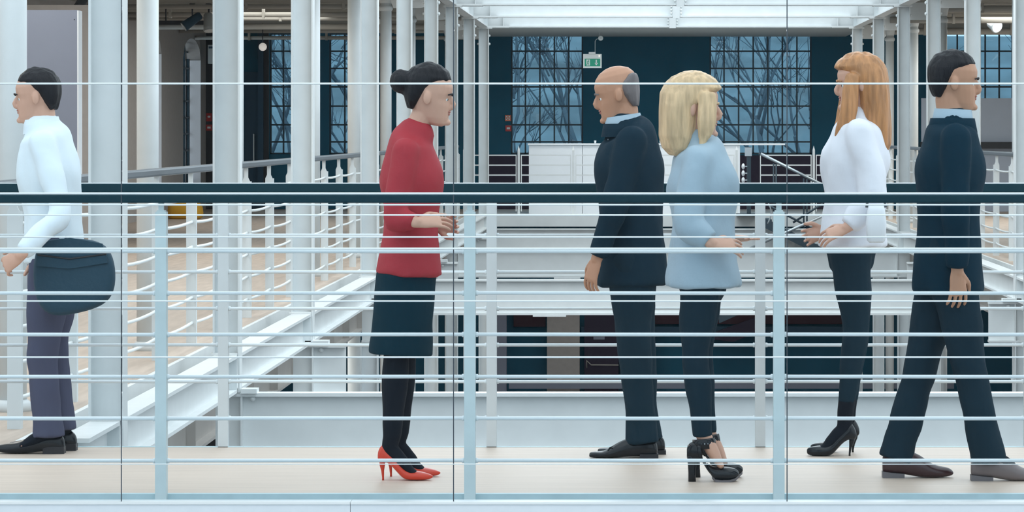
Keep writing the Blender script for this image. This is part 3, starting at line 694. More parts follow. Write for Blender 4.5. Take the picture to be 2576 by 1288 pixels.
# ------------------------------------------------------------------ people
M.update(
    skin_a=mat('skin_fair', (0.62, 0.36, 0.26), 0.5), skin_b=mat('skin_tan', (0.50, 0.26, 0.16), 0.5),
    lip=mat('lips', (0.46, 0.19, 0.15), 0.4), eyew=mat('eye_white', (0.75, 0.75, 0.73), 0.3), iris=mat('iris', (0.02, 0.015, 0.012), 0.2),
    hair_dark=mat('hair_dark', (0.007, 0.007, 0.010), 0.55, spec=0.25, bump=0.6, scale=60, stretch=(1, 1, 0.15)),
    hair_grey=mat('hair_grey', (0.16, 0.14, 0.14), 0.6, bump=0.6, scale=60, stretch=(1, 1, 0.15)),
    hair_blond=mat('hair_blond', (0.66, 0.46, 0.265), 0.45, bump=0.7, scale=50, var=0.25, stretch=(1, 1, 0.12)),
    hair_ginger=mat('hair_ginger', (0.46, 0.215, 0.085), 0.45, bump=0.7, scale=50, var=0.3, stretch=(1, 1, 0.12)),
    shirt=mat('white_shirt', (0.74, 0.84, 0.90), 0.8, bump=0.15, scale=25),
    blouse=mat('white_blouse', (0.78, 0.80, 0.86), 0.8, bump=0.15, scale=25),
    red=mat('red_cloth', (0.38, 0.022, 0.035), 0.75, bump=0.15, scale=25),
    paleblue=mat('pale_blue_cloth', (0.36, 0.47, 0.55), 0.85, bump=0.2, scale=25),
    suit=mat('dark_suit', (0.008, 0.026, 0.042), 0.8, spec=0.1),
    suit2=mat('navy_suit', (0.003, 0.024, 0.042), 0.8, spec=0.1),
    skirt=mat('teal_skirt', (0.004, 0.028, 0.044), 0.8, spec=0.1),
    trouser=mat('slate_trousers', (0.075, 0.082, 0.13), 0.8, spec=0.1),
    dtrouser=mat('dark_trousers', (0.010, 0.028, 0.043), 0.8, spec=0.1),
    gtrouser=mat('grey_trousers', (0.11, 0.13, 0.16), 0.8, bump=0.1, scale=60),
    tights=mat('black_tights', (0.005, 0.009, 0.016), 0.7, spec=0.15),
    redshoe=mat('red_leather', (0.62, 0.045, 0.016), 0.30),
    blackshoe=mat('black_leather', (0.006, 0.009, 0.013), 0.22, spec=0.35),
    brownshoe=mat('burgundy_leather', (0.045, 0.018, 0.020), 0.28),
    greyshoe=mat('grey_brown_leather', (0.17, 0.14, 0.14), 0.35),
    sole=mat('shoe_sole', (0.02, 0.02, 0.025), 0.6), psole=mat('grey_platform', (0.14, 0.13, 0.14), 0.5),
    bagnavy=mat('navy_bag', (0.004, 0.040, 0.070), 0.65, bump=0.15, scale=40),
)
def solid(mb, name, m, parent, voxel, smooth=6, wr=0.0, ws=9.0, zs=.75):
    """One continuous surface from overlapping closed shapes."""
    root = parent
    while root.parent is not None: root = root.parent
    off = root.location.copy()
    tmp = bpy.data.objects.new('tmp', mb.mesh('tmp', off)); C.objects.link(tmp)
    md = tmp.modifiers.new('r', 'REMESH'); md.mode = 'VOXEL'; md.voxel_size = voxel
    sm = tmp.modifiers.new('s', 'SMOOTH'); sm.factor = 0.5; sm.iterations = smooth
    dg = bpy.context.evaluated_depsgraph_get(); dg.update()
    me = bpy.data.meshes.new_from_object(tmp.evaluated_get(dg))
    bpy.data.objects.remove(tmp)
    if wr:
        sd = Vector((off.x*3.1, off.y*1.7, len(name)))
        nrm = [v.normal.copy() for v in me.vertices]
        for v, n in zip(me.vertices, nrm):
            p = v.co
            q = noise.noise(Vector((p.x*ws, p.y*ws, p.z*ws*zs))+sd)+0.5*noise.noise(Vector((p.x*ws*2+p.z*6, p.y*ws*2, p.z*ws*1.6*zs))+sd)
            v.co = p+n*(wr*q)
    me.polygons.foreach_set('use_smooth', [True]*len(me.polygons)); me.name = name; me.update()
    o = bpy.data.objects.new(name, me); C.objects.link(o); o.parent = parent
    me.materials.clear(); me.materials.append(M[m])
    return o

HEAD = [(-.118,.066,.028,.018),(-.108,.084,-.012,.034),(-.085,.089,-.052,.047),(-.055,.089,-.072,.056),(-.03,.089,-.082,.063),(-.005,.084,-.093,.069),
        (.018,.090,-.099,.074),(.05,.090,-.102,.077),(.08,.077,-.094,.071),(.102,.055,-.076,.056),(.116,.026,-.045,.034),(.121,.0,-.02,.012)]
HAIRS = dict(
    short=[(-.065,-.05,-.086,.045),(-.04,-.04,-.098,.068),(0,-.012,-.110,.081),(.03,.010,-.114,.084),(.055,.040,-.115,.086),(.078,.080,-.108,.082),(.106,.064,-.088,.066),(.126,.030,-.052,.040),(.133,.0,-.02,.015)],
    fringe=[(-.07,-.050,-.080,.050),(-.045,-.030,-.091,.065),(-.01,-.012,-.1005,.0765),(.02,-.004,-.105,.0785),(.045,-.018,-.107,.0795),(.06,-.045,-.105,.076),(.07,-.062,-.100,.071)],
    up=[(-.06,-.055,-.088,.045),(-.03,-.035,-.103,.072),(0,-.012,-.112,.081),(.03,.012,-.116,.085),(.055,.040,-.119,.086),(.080,.080,-.112,.083),(.112,.064,-.09,.068),(.134,.03,-.05,.042),(.141,.0,-.02,.015)],
    bob=[(-.19,-.03,-.085,.055),(-.165,.0,-.112,.078),(-.12,.015,-.128,.092),(-.05,.022,-.134,.096),(0,.028,-.136,.097),(.045,.060,-.134,.094),(.08,.102,-.122,.088),(.112,.080,-.095,.070),(.134,.035,-.05,.042),(.14,.0,-.02,.015)],
    long=[(-.33,-.035,-.085,.05),(-.28,-.02,-.115,.078),(-.2,-.005,-.124,.09),(-.12,.010,-.128,.092),(-.05,.018,-.132,.094),(0,.025,-.134,.095),(.045,.055,-.132,.092),(.08,.100,-.120,.087),(.112,.080,-.095,.070),(.134,.035,-.05,.042),(.14,.0,-.02,.015)])

class Person:
    def __init__(s, label, dirn, Zs, x0, Yc, female=False, group='people walking across the footbridge'):
        s.d = dirn; s.Y = Yc; s.Zs = Zs; s.fem = female
        s.r = thing('person', label, 'person', ((x0-VX)*Yc/F, Yc, 0), group)
        s.b = MB()
    def J(s, px, z, dy=0.0):
        return Vector(((px-VX)*(s.Y)/F, s.Y+dy, z))
    # head -------------------------------------------------------------
    def head(s, px, z, tilt, skin, hair, hairmat, sc=1.0):
        c = s.J(px, z); a = math.radians(tilt)
        def L(f, y, q):
            f, y, q = f*sc, y*sc, q*sc
            return c+Vector((s.d*(f*math.cos(a)+q*math.sin(a)), y, -f*math.sin(a)+q*math.cos(a)))
        s.L = L; s.hc = c
        def rings(tab, n=22):
            out = []
            for q, f, b, w_ in tab:
                m, h = (f+b)/2, (f-b)/2
                out.append([L(m+h*math.copysign(abs(math.cos(t))**0.9, math.cos(t)), w_*math.copysign(abs(math.sin(t))**0.9, math.sin(t)), q) for t in [2*math.pi*k/n for k in range(n)]])
            return out
        s.b.loft(rings(HEAD))
        s.b.limb([L(.082,0,.012), L(.101,0,-.020), L(.094,0,-.034)], [.008*sc, .0125*sc, .013*sc], 8, k=2)
        for q in (-1, 1): s.b.ball(L(-.008, q*.076, -.008), (.017*sc, .009*sc, .030*sc), 10, 7)
        for q in (-1, 1): s.b.ball(L(.086, q*.0, -.098), (.016, .018, .014), 8, 6)
        s.skin = skin
        for q in (-1, 1):
            e = MB().ball(L(.0665, q*.031, -.003), .0115*sc, 12, 8).build('eye', 'eyew', s.r)
            MB().ball(L(.0755, q*.0318, -.003), (.004, .0055, .0055), 8, 6).build('iris', 'iris', e)
            MB().limb([L(.092, q*.013, .017), L(.093, q*.03, .022), L(.078, q*.052, .017)], [.004, .0045, .003], 6, k=2).build('eyebrow', hairmat, s.r)
        MB().ball(L(.0885, 0, -.053), (.007, .022, .005), 10, 6).ball(L(.087, 0, -.063), (.007, .018, .006), 10, 6).build('lips', 'lip', s.r)
        if hair:
            h = MB().loft(rings(HAIRS[hair], 26))
            if hair == 'up': h.ball(L(-.125,0,.045), (.052,.056,.052)).limb([L(-.06,0,.02), L(-.11,0,.04)], [.06,.045])
            if hair == 'long':
                for q in (-1, 1): h.limb([L(.03,q*.085,.03), L(.058,q*.097,-.10), L(.09,q*.088,-.20), L(.135,q*.065,-.32)], [(.022,.035),(.022,.04),(.024,.04),(.012,.02)], 12)
            if hair == 'bob':
                for q in (-1, 1): h.limb([L(.045,q*.085,.05), L(.05,q*.096,-.05), L(.04,q*.09,-.15)], [(.018,.04),(.02,.040),(.008,.014)], 12)
            solid(h, 'hair', hairmat, s.r, 0.005, 4, 0.005, 30, .22)
    # trunk ------------------------------------------------------------
    def trunk(s, pel, wai, che, sho, nec, w=1.0):
        """joints as (px, z)"""
        fm = s.fem
        s.T = [s.J(*pel)-Vector((0,0,.10)), s.J(*pel), s.J(*wai), s.J(*che), s.J(*sho), s.J(*nec)]
        s.TR = [(.13,.10),(.165,.115),(.128,.095),(.150,.122),(.135,.082),(.052,.056)] if fm else [(.14,.10),(.162,.115),(.150,.110),(.178,.128),(.165,.092),(.062,.066)]
        s.TR = [(a*w, b*w) for a, b in s.TR]
        s.b.limb(s.T[:-1], [(a*.84, b*.84) for a, b in s.TR[:-1]], 20, ends=(1, 0)); s.b.limb([s.T[4], s.T[5]], [(.055, .045), (s.TR[5][0]*.95, s.TR[5][1]*.9)], 16)
        nr = .047 if fm else .058
        s.b.limb([s.T[5]-Vector((s.d*.012,0,.05)), s.T[5]-Vector((s.d*.004,0,0)), s.L(-.018,0,-.075), s.L(-.012,0,-.03)], [nr*.8, nr*.97, nr, nr], 16)
    def coat(s, name, m, lo, rlo, hi=5, off=.016, hem=None, top=None, wr=.006, sleeves=(), slr=(.062,.052,.047,.040), parts=()):
        """shirt, jacket, blouse: from hem point lo (px, z) with radii rlo up to trunk ring hi, with sleeves"""
        mb = MB(); pts = [s.J(*lo)]+s.T[2:hi]; rr = [rlo]+[(a+off, b+off) for a, b in s.TR[2:hi]]
        if hi == 5:
            pts.append(s.T[5]-Vector((0,0,.015))); rr.append((s.TR[5][0]+.024, s.TR[5][1]+.024))
        mb.limb(pts, rr, 24, ends=(0,1))
        for arm in sleeves:
            mb.limb(arm, [slr[0], slr[1], slr[2], slr[3]][:len(arm)] if len(arm) == 4 else [slr[0], slr[1], slr[3]], 16, ends=(1,0))
        for p in parts: mb.limb(*p)
        return solid(mb, name, m, s.r, 0.011, 14, wr, 8)
    def arm(s, sh, el, wr, side, hd=None, palm=None, curl=(28,32,22), bulk=1.0, handed=True):
        """side -1 near the camera, +1 far; points are (px, z, dy)"""
        a, e, w_ = s.J(*sh), s.J(*el), s.J(*wr)
        k = (.9 if s.fem else 1.0)*bulk
        s.b.limb([a, a.lerp(e, .45), e, e.lerp(w_, .4), w_], [.042*k, .038*k, .030*k, .031*k, .026*k], 14)
        if handed:
            d = (w_-e).normalized() if hd is None else Vector(hd).normalized()
            n = Vector((0, -side, 0)) if palm is None else Vector(palm)
            n = (n-d*n.dot(d)).normalized()
            t = Vector((s.d, 0, 0.0)); t = t-d*t.dot(d)
            if t.length < .3: t = Vector((0,0,1))-d*d.z
            t = (t-n*t.dot(n)).normalized()
            s.hand(w_, d, n, t, curl, .92 if s.fem else 1.0)
        m = a.lerp(e, .5)
        return [a, e, e.lerp(w_, .45), w_-(w_-e).normalized()*.015]
    def hand(s, w_, d, n, t, curl, k):
        s.b.limb([w_-d*.02, w_+d*.04*k, w_+d*.088*k], [(.024*k,.019*k),(.037*k,.017*k),(.040*k,.013*k)], 14, t)
        for i, Ln in enumerate((.072, .081, .075, .060)):
            o = (.0325-.0218*i)*k; p = w_+d*.085*k+t*o
            dd = (d+t*(.14-.095*i)).normalized(); pts = [p-dd*.02, p]; an = 0
            for q, sg in enumerate((.44, .31, .25)):
                an += math.radians(curl[q]); p = p+(dd*math.cos(an)+n*math.sin(an))*Ln*sg*k; pts.append(p)
            s.b.limb(pts, [.0082*k, .0084*k, .0079*k, .0073*k, .0062*k], 10, t, 3)
        p = w_+d*.025*k+t*.026*k; td = (d*.65+t*.62+n*.30).normalized(); t2 = (d*.85+t*.25+n*.42).normalized()
        s.b.limb([p-td*.01, p+td*.042*k, p+td*.042*k+t2*.030*k, p+td*.042*k+t2*.052*k], [.014*k, .0115*k, .0098*k, .008*k], 10, n, 3)
    def leg(s, hip, kn, an, toe, ft=1.0, foot=None):
        """bare leg and foot; points (px, z, dy)"""
        a, k_, b, t = s.J(*hip), s.J(*kn), s.J(*an), s.J(*toe); f = .93 if s.fem else 1.0
        s.b.limb([a, a.lerp(k_, .5), k_, k_.lerp(b, .35), k_.lerp(b, .8), b], [.075*f, .060*f, .043*f, .042*f, .033*f*ft, .032*f*ft], 14)
        if foot is None: s.b.limb([b-(t-b).normalized()*.02, b.lerp(t, .5), t], [(.030*ft,.034*ft), (.036*ft,.028*ft), (.034*ft,.014*ft)], 12)
        else: s.b.limb([b]+foot[0], [(.032*ft,.034*ft)]+[(a*ft, c*ft) for a, c in foot[1]], 12)
        return a, k_, b, t
    def trousers(s, m, legs, rad=(.104,.092,.073,.068,.066,.070), wr=.007, waist=True, name='trousers'):
        mb = MB()
        for a, k_, b in legs:
            mb.limb([a, a.lerp(k_, .45), k_, k_.lerp(b, .35), k_.lerp(b, .75), b], rad, 16, ends=(1,0))
        mb.limb([s.T[0], s.T[1], s.T[1].lerp(s.T[2], .55)], [(.125,.105), (s.TR[1][0]+.012, s.TR[1][1]+.012), (s.TR[2][0]+.014, s.TR[2][1]+.012)], 20)
        return solid(mb, name, m, s.r, 0.009, 4, wr, 9)
    def socks(s, legs, m='tights'):
        mb = MB()
        for a, k_, b, t in legs:
            mb.limb([k_.lerp(b, .62), b], [.046, .040], 12); mb.limb([b-(t-b).normalized()*.02, b.lerp(t, .5), t], [(.033,.037), (.038,.030), (.036,.016)], 12)
        solid(mb, 'socks', m, s.r, .007, 3)
    def collar(s, m, h=.045, r0=.012, name='collar', low=.030):
        a, b = s.T[5]-Vector((0,0,low)), s.T[5]+(s.hc-s.T[5]).normalized()*h
        ra, rb = s.TR[5]
        mb = MB().tube([a, a.lerp(b, .5), b, b.lerp(a, .1), a.lerp(b, .3)], [(ra+r0+.010, rb+r0+.012), (ra+r0+.004, rb+r0+.006), (ra+r0-.002, rb+r0), (ra+r0-.006, rb+r0-.004), (ra+r0-.004, rb+r0-.002)], 24, cap=False)
        return mb.build(name, m, s.r)
    def finish(s):
        s.b_ob = solid(s.b, 'body', s.skin, s.r, 0.0042, 3)

def zpx(ox, oy, sc): return lambda x, y: (ox+x/sc, oy+y/sc)
def shoe(person, T, Z, prof, m, wmax=.046, wtoe=.6, heel=None, sole=None, off=Vector(), name='shoe', top_round=0.75, wheel=.7):
    """Shoe lofted along its length from (x, top, bottom) pixel stations read at depth Z."""
    n = 20; rings = []; N = len(prof)
    xs_ = [p[0] for p in prof]; x0, x1 = min(xs_), max(xs_)
    toe_right = person.d > 0
    pr = sorted(prof, key=lambda p: p[0])
    for x, tp, bt in pr:
        u = (x-x0)/(x1-x0); u = u if toe_right else 1-u           # 0 heel .. 1 toe
        if u < .12: q = wheel*(.45+.55*math.sqrt(max(0, u/.12)))
        elif u < .62: q = wheel+(1-wheel)*((u-.12)/.5)**1.3
        else: q = 1-(1-wtoe*.35)*((u-.62)/.38)**2.2
        wdt = wmax*max(q, .12)
        a = P(*T(x, tp), Z)+off; b = P(*T(x, bt), Z)+off
        cz, hz = (a.z+b.z)/2, max((a.z-b.z)/2, .0015)
        ring = []
        for k in range(n):
            t = 2*math.pi*k/n; c_, s_ = math.cos(t), math.sin(t)
            e = .55 if s_ < 0 else top_round
            ring.append(Vector((a.x, Z+off.y+wdt*math.copysign(abs(c_)**(.8 if s_ < 0 else 1.0), c_)*(1.0 if s_ < 0 else 1-.25*s_), cz+hz*math.copysign(abs(s_)**e, s_))))
        rings.append(ring)
    o = MB().loft(rings).build(name, m, person.r)
    sb = o.modifiers.new('sub', 'SUBSURF'); sb.levels = 1; sb.render_levels = 2
    if heel:
        mb = MB(); pts = [P(*T(x, y), Z)+off for x, y, r_, ry in heel]
        mb.tube(pts, [(ry, r_) for x, y, r_, ry in heel], 14, sq=.7); mb.build('heel', m if sole is None else m, o)
    if sole:
        mb = MB(); rr = []
        for x, z0, z1, wd in sole[1]:
            a = P(*T(x, z0), Z)+off; b = P(*T(x, z1), Z)+off
            rr.append([Vector((a.x, Z+off.y-wd, a.z)), Vector((a.x, Z+off.y+wd, a.z)), Vector((a.x, Z+off.y+wd, b.z)), Vector((a.x, Z+off.y-wd, b.z))])
        mb.loft(rr, smooth=False).build('sole', sole[0], o)
    return o

# 1 -- man in white shirt, walking towards the beanbag side
p = Person('man in white shirt and slate trousers walking with a navy bag, dark short hair', -1, 15.72, 132, 15.76)
p.head(92, 1.605, 6, 'skin_a', 'short', 'hair_dark')
p.trunk((138, .93), (132, 1.08), (122, 1.27), (116, 1.41), (108, 1.475))
a1 = p.arm((122,1.40,-.17), (176,1.10,-.27), (92,.905,-.41), -1, hd=(-.8,.35,-.5), palm=(.3,.9,-.2), curl=(40,35,20))
a2 = p.arm((118,1.40,.13), (125,1.12,.15), (100,.88,.13), 1)
p.coat('shirt', 'shirt', (136, .86), (.172,.135), sleeves=(a1, a2), off=.02, wr=.010)
p.collar('shirt', .034)
st = p.leg((135,.90,-.055), (118,.49,-.055), (134,.10,-.055), (60,.035,-.055))
sw = p.leg((138,.90,.09), (128,.49,.09), (146,.10,.09), (80,.035,.09))
p.socks((st, sw))
p.trousers('trouser', [(p.J(136,.88,-.06), p.J(112,.49,-.055), p.J(127,.075,-.055)), (p.J(138,.88,.085), p.J(126,.49,.09), p.J(146,.09,.09))], (.104,.092,.074,.066,.066,.074), .010)
T = zpx(0, 840, 2.876)
pr = [(-28,818,836),(-20,806,848),(0,797,855),(50,791,862),(110,784,862),(170,765,862),(230,735,860),(290,715,850),(360,705,850),(430,715,850),(462,745,850),(472,785,845)]
hl = (('sole', [(470,812,865,.030),(400,812,865,.034),(318,812,865,.034)]))
shoe(p, T, 15.72, pr, 'blackshoe', .048, 1.1, sole=hl)
shoe(p, T, 15.72, pr, 'blackshoe', .048, 1.1, sole=hl, off=Vector((.03, .145, 0)))
p.finish()
# his navy bag, under the forearm
BY = 15.52; ol = [(92,614),(118,602),(180,598),(240,603),(276,622),(292,672),(290,735),(262,770),(200,788),(130,800),(92,768),(80,690)]
r = thing('bag', 'dark navy soft bag tucked under the arm of the man in white shirt', 'bag', P(185, 700, BY))
def outline(q, y):
    cxx, cyy = 186, 695
    return [P(cxx+(x-cxx)*q, cyy+(yy-cyy)*q, BY)+Vector((0, y, 0)) for x, yy in ol]
o = MB().loft([outline(.80,-.045), outline(.95,-.036), outline(1,-.012), outline(1,.012), outline(.95,.036), outline(.8,.045)]).build('bag_body', 'bagnavy', r)
sb = o.modifiers.new('s', 'SUBSURF'); sb.levels = 1; sb.render_levels = 2
o = MB().loft([[P(x, y, BY)+Vector((0,dy,0)) for x, y in ((98,610),(180,597),(262,612),(276,660),(180,675),(96,668))] for dy in (-.052,-.042)]).build('flap', 'bagnavy', r)
MB().tube([P(100,640,BY)+Vector((0,-.053,0)), P(180,650,BY)+Vector((0,-.055,0)), P(272,638,BY)+Vector((0,-.053,0))], .004, 8).build('zip', 'black', r)

# 2 -- woman in red
p = Person('woman in red blouse and dark teal skirt with black tights and red pumps', 1, 14.512, 1000, 14.60, True)
p.head(1082, 1.595, 8, 'skin_a', 'up', 'hair_dark')
p.trunk((1022, .90), (1034, 1.07), (1036, 1.24), (1034, 1.385), (1046, 1.455))
a1 = p.arm((1028,1.37,-.15), (1000,1.09,-.20), (1062,1.075,-.24), -1, hd=(.95,.2,.1), palm=(0,.75,-.65), curl=(14,18,12))
a2 = p.arm((1036,1.37,.15), (1030,1.09,.19), (1090,1.05,.10), 1, hd=(.9,-.3,.1))
p.coat('blouse', 'red', (1028, .845), (.190,.142), sleeves=([a1[0],a1[1],a1[2],a1[3]], a2), off=.016, wr=.006, slr=(.058,.050,.046,.040))
T = zpx(600, 840, 2.876)
def footpx(pts, Z, off): return [P(*T(x, y), Z)+off for x, y in pts]
FP = ((1092,836),(1128,868),(1185,930),(1240,990),(1305,1026)); FR = [(.029,.033),(.030,.034),(.031,.030),(.032,.021),(.026,.010)]
o2 = Vector((.022, .155, 0))
st = p.leg((1012,.88,-.06), (1000,.53,-.06), (990,.185,-.088), (1030,.03,-.08), .85, (footpx(FP, 14.512, Vector()), FR))
sw = p.leg((1018,.88,.06), (1012,.53,.065), (1003,.185,.067), (1044,.03,.08), .85, (footpx(FP, 14.512, o2), FR))
tg = MB()
for (a, k_, b, t), of in ((st, Vector()), (sw, o2)):
    tg.limb([a, a.lerp(k_, .5), k_, k_.lerp(b, .32), k_.lerp(b, .78), b], [.084,.071,.054,.057,.044,.039], 14)
    tg.limb([b]+footpx(FP, 14.512, of), [(.036,.038)]+FR, 12)
solid(tg, 'tights', 'tights', p.r, .007, 3)
sk = MB().limb([p.J(1030,.97), p.J(1022,.85), p.J(1014,.68), p.J(1008,.515)], [(.135,.10),(.172,.125),(.175,.128),(.182,.134)], 28, ends=(1,0))
solid(sk, 'skirt', 'skirt', p.r, .009, 3, .006, 7)
T = zpx(600, 840, 2.876)
pr = [(1007,862,905),(1014,838,925),(1026,815,938),(1045,797,942),(1070,822,926),(1100,856,946),(1130,888,980),(1160,922,1012),(1190,955,1043),(1220,980,1054),(1260,990,1057),(1300,990,1057),(1340,1000,1056),(1375,1010,1052),(1398,1020,1044),(1408,1027,1036)]
hl = [(1040,915,.0125,.018),(1040,945,.0115,.014),(1043,990,.0062,.0065),(1046,1040,.0042,.0045),(1046,1058,.0045,.005)]
shoe(p, T, 14.512, pr, 'redshoe', .040, .45, heel=hl, name='pump', wheel=.72)
shoe(p, T, 14.512, pr, 'redshoe', .040, .45, heel=hl, name='pump', wheel=.72, off=Vector((.022, .155, 0)))
p.finish()

# 3 -- man in dark suit, facing the beanbag side
p = Person('balding man in dark suit with pale blue collar walking ahead of the ginger haired woman', -1, 15.507, 1600, 15.60)
p.head(1552, 1.615, 14, 'skin_b', 'fringe', 'hair_grey', 1.03)
p.trunk((1590, .93), (1588, 1.09), (1582, 1.28), (1584, 1.42), (1572, 1.48), 1.03)
a1 = p.arm((1588,1.41,-.18), (1548,1.12,-.23), (1502,.885,-.22), -1, hd=(-.30,.05,-1), palm=(.75,.65,0), curl=(16,24,16))
a2 = p.arm((1586,1.41,.18), (1612,1.12,.22), (1622,.86,.20), 1)
p.coat('suit_jacket', 'suit', (1590, .76), (.200,.160), sleeves=(a1, a2), off=.028, wr=.008, slr=(.072,.062,.055,.046))
p.collar('paleblue', .042, .012)
p.collar('suit', .004, .027, 'jacket_collar', .055)
sf = MB().limb([p.J(1541,1.44), p.J(1524,1.34), p.J(1514,1.22)], [(.040,.02),(.05,.02),(.02,.014)], 12)
solid(sf, 'shirt_front', 'shirt', p.r, .007, 3)
MB().limb([p.J(1536,1.46), p.J(1519,1.36), p.J(1507,1.22)], [(.012,.012),(.018,.012),(.020,.010)], 8).build('tie', 'suit2', p.r)
st = p.leg((1588,.90,-.09), (1594,.50,-.09), (1626,.10,-.09), (1560,.035,-.09))
sw = p.leg((1594,.90,.09), (1604,.50,.09), (1634,.10,.09), (1570,.035,.09))
p.socks((st, sw))
p.trousers('dtrouser', [(p.J(1588,.88,-.085), p.J(1596,.50,-.09), p.J(1616,.065,-.09)), (p.J(1592,.88,.085), p.J(1604,.50,.09), p.J(1624,.065,.09))], (.108,.096,.077,.070,.070,.076), .009)
T = zpx(1140, 840, 2.876)
pr = [(984,868,886),(990,856,892),(1020,849,894),(1075,849,895),(1110,836,895),(1150,812,895),(1190,785,893),(1240,760,890),(1300,745,886),(1400,745,886),(1455,765,886),(1480,800,884)]
hl = ('sole', [(1485,866,897,.032),(1420,866,897,.035),(1350,866,897,.035)])
shoe(p, T, 15.507, pr, 'blackshoe', .047, 1.0, sole=hl)
shoe(p, T, 15.507, pr, 'blackshoe', .047, 1.0, sole=hl, off=Vector((.035, .18, 0)))
MB().tube([P(*T(1120, 838), 15.507)+Vector((0,-.03,0)), P(*T(1135, 826), 15.507)+Vector((0,-.015,.004)), P(*T(1150, 812), 15.507)+Vector((0,-.03,0))], .003, 6).build('laces', 'black', p.r)
p.finish()

# 4 -- blond woman
p = Person('blond woman in pale blue top and dark cropped trousers with black ankle strap platforms', 1, 14.463, 1765, 14.55, True)
p.head(1746, 1.55, 4, 'skin_a', 'bob', 'hair_blond', 1.08)
p.trunk((1768, .92), (1770, 1.07), (1768, 1.22), (1758, 1.355), (1748, 1.42), 1.03)
a1 = p.arm((1756,1.34,-.15), (1728,1.07,-.20), (1790,.99,-.235), -1, hd=(.85,.2,-.1), palm=(0,.75,-.65), curl=(14,20,14))
a2 = p.arm((1762,1.34,.15), (1775,1.07,.19), (1835,1.0,.12), 1, hd=(.9,-.3,0))
p.coat('top', 'paleblue', (1768, .80), (.205,.165), sleeves=(a1, a2), off=.030, wr=.010, slr=(.066,.060,.054,.046))
st = p.leg((1764,.88,-.075), (1748,.53,-.085), (1766,.20,-.088), (1812,.065,-.09))
sw = p.leg((1770,.88,.075), (1760,.53,.085), (1778,.20,.088), (1824,.065,.09))
p.trousers('dtrouser', [(st[0], st[1], p.J(1767,.185,-.088)), (sw[0], sw[1], p.J(1779,.185,.088))], (.098,.080,.058,.054,.046,.044), .005)
T = zpx(1700, 840, 2.874)
pr = [(222,930,950),(235,935,975),(252,948,1018),(272,958,1050),(300,962,1056),(345,958,1056),(395,962,1054),(430,972,1045),(450,988,1030),(457,1000,1018)]
solep = ('psole', [(262,1015,1045,.020),(285,1048,1066,.036),(330,1052,1067,.042),(390,1050,1066,.042),(430,1038,1058,.034),(452,1020,1040,.018)])
hc = [(80,830,895),(86,806,908),(105,786,914),(130,778,914),(155,782,910),(172,800,905),(184,850,900)]
hb = [(112,880,.018,.026),(114,930,.0165,.022),(116,1000,.0150,.020),(118,1067,.0165,.022)]
for off in (Vector(), Vector((.022, .176, 0))):
    o = shoe(p, T, 14.463, pr, 'blackshoe', .046, 1.2, sole=solep, off=off, name='platform_shoe')
    q = MB(); n = 16; rr = []
    for x, tp, bt in hc:
        a, b = P(*T(x, tp), 14.463)+off, P(*T(x, bt), 14.463)+off; wd = .034*(.5+.5*min(1, (x-78)/50))
        rr.append([Vector((a.x, 14.463+off.y+wd*math.cos(2*math.pi*k/n), (a.z+b.z)/2+(a.z-b.z)/2*math.copysign(abs(math.sin(2*math.pi*k/n))**.6, math.sin(2*math.pi*k/n)))) for k in range(n)])
    q.loft(rr).build('heel_cup', 'blackshoe', o)
    q = MB(); q.tube([P(*T(x, y), 14.463)+off for x, y, r_, ry in hb], [(ry, r_) for x, y, r_, ry in hb], 14, sq=.6); q.build('heel', 'blackshoe', o)
    a = P(*T(204, 786), 14.463)+off
    MB().tube([a-Vector((-.002,0,.024)), a+Vector((.0,0,.0)), a+Vector((-.002,0,.018))], [(.040,.050),(.040,.049),(.039,.047)], 22).build('ankle_strap', 'blackshoe', o)
    for k in range(5): MB().ball(a+Vector((-.024+.013*k, -.041+.005*abs(k-2), -.002)), .003, 8, 5).build('stud', 'silver', o)
    MB().tube([P(*T(165,800),14.463)+off+Vector((0,-.036,0)), P(*T(172,850),14.463)+off+Vector((0,-.038,0)), P(*T(182,905),14.463)+off+Vector((0,-.036,0))], [(.004,.008)]*3, 8).build('side_strap', 'blackshoe', o)
    q = MB(); q.limb([P(*T(x, y), 14.463)+off for x, y in ((120,885),(185,905),(240,985),(290,1045))], [(.024,.006)]*3+[(.03,.006)], 10); q.build('shank', 'blackshoe', o)
p.finish()

# 5 -- ginger woman in white blouse
p = Person('ginger long haired woman in white blouse with dark trousers and black stiletto pumps', -1, 15.602, 2120, 15.69, True)
p.head(2160, 1.665, 6, 'skin_a', 'long', 'hair_ginger', 1.02)
p.trunk((2142, .98), (2148, 1.14), (2152, 1.31), (2158, 1.45), (2160, 1.52), 1.05)
a1 = p.arm((2158,1.44,-.16), (2190,1.16,-.215), (2120,1.02,-.25), -1, hd=(-.9,.15,-.35), palm=(0,.7,-.7), curl=(16,22,16))
a2 = p.arm((2156,1.44,.16), (2150,1.17,.20), (2080,1.0,.10), 1, hd=(-.9,-.2,-.3))
p.coat('blouse', 'blouse', (2146, .93), (.205,.160), sleeves=(a1, a2), off=.030, wr=.012, slr=(.070,.068,.060,.046))
T = zpx(1700, 840, 2.874)
FP = ((1215,690),(1180,722),(1130,775),(1078,822),(1010,846)); FR = [(.029,.033),(.030,.034),(.031,.030),(.032,.021),(.028,.010)]
o2 = Vector((.025, .176, 0))
st = p.leg((2136,.93,-.075), (2150,.56,-.085), (2124,.195,-.088), (2076,.03,-.09), .85, (footpx(FP, 15.602, Vector()), FR))
sw = p.leg((2142,.93,.075), (2158,.56,.085), (2136,.195,.088), (2090,.03,.09), .85, (footpx(FP, 15.602, o2), FR))
p.trousers('dtrouser', [(st[0], st[1], p.J(2126,.235,-.088)), (sw[0], sw[1], p.J(2138,.235,.088))], (.100,.082,.058,.054,.044,.040), .005)
tg = MB()
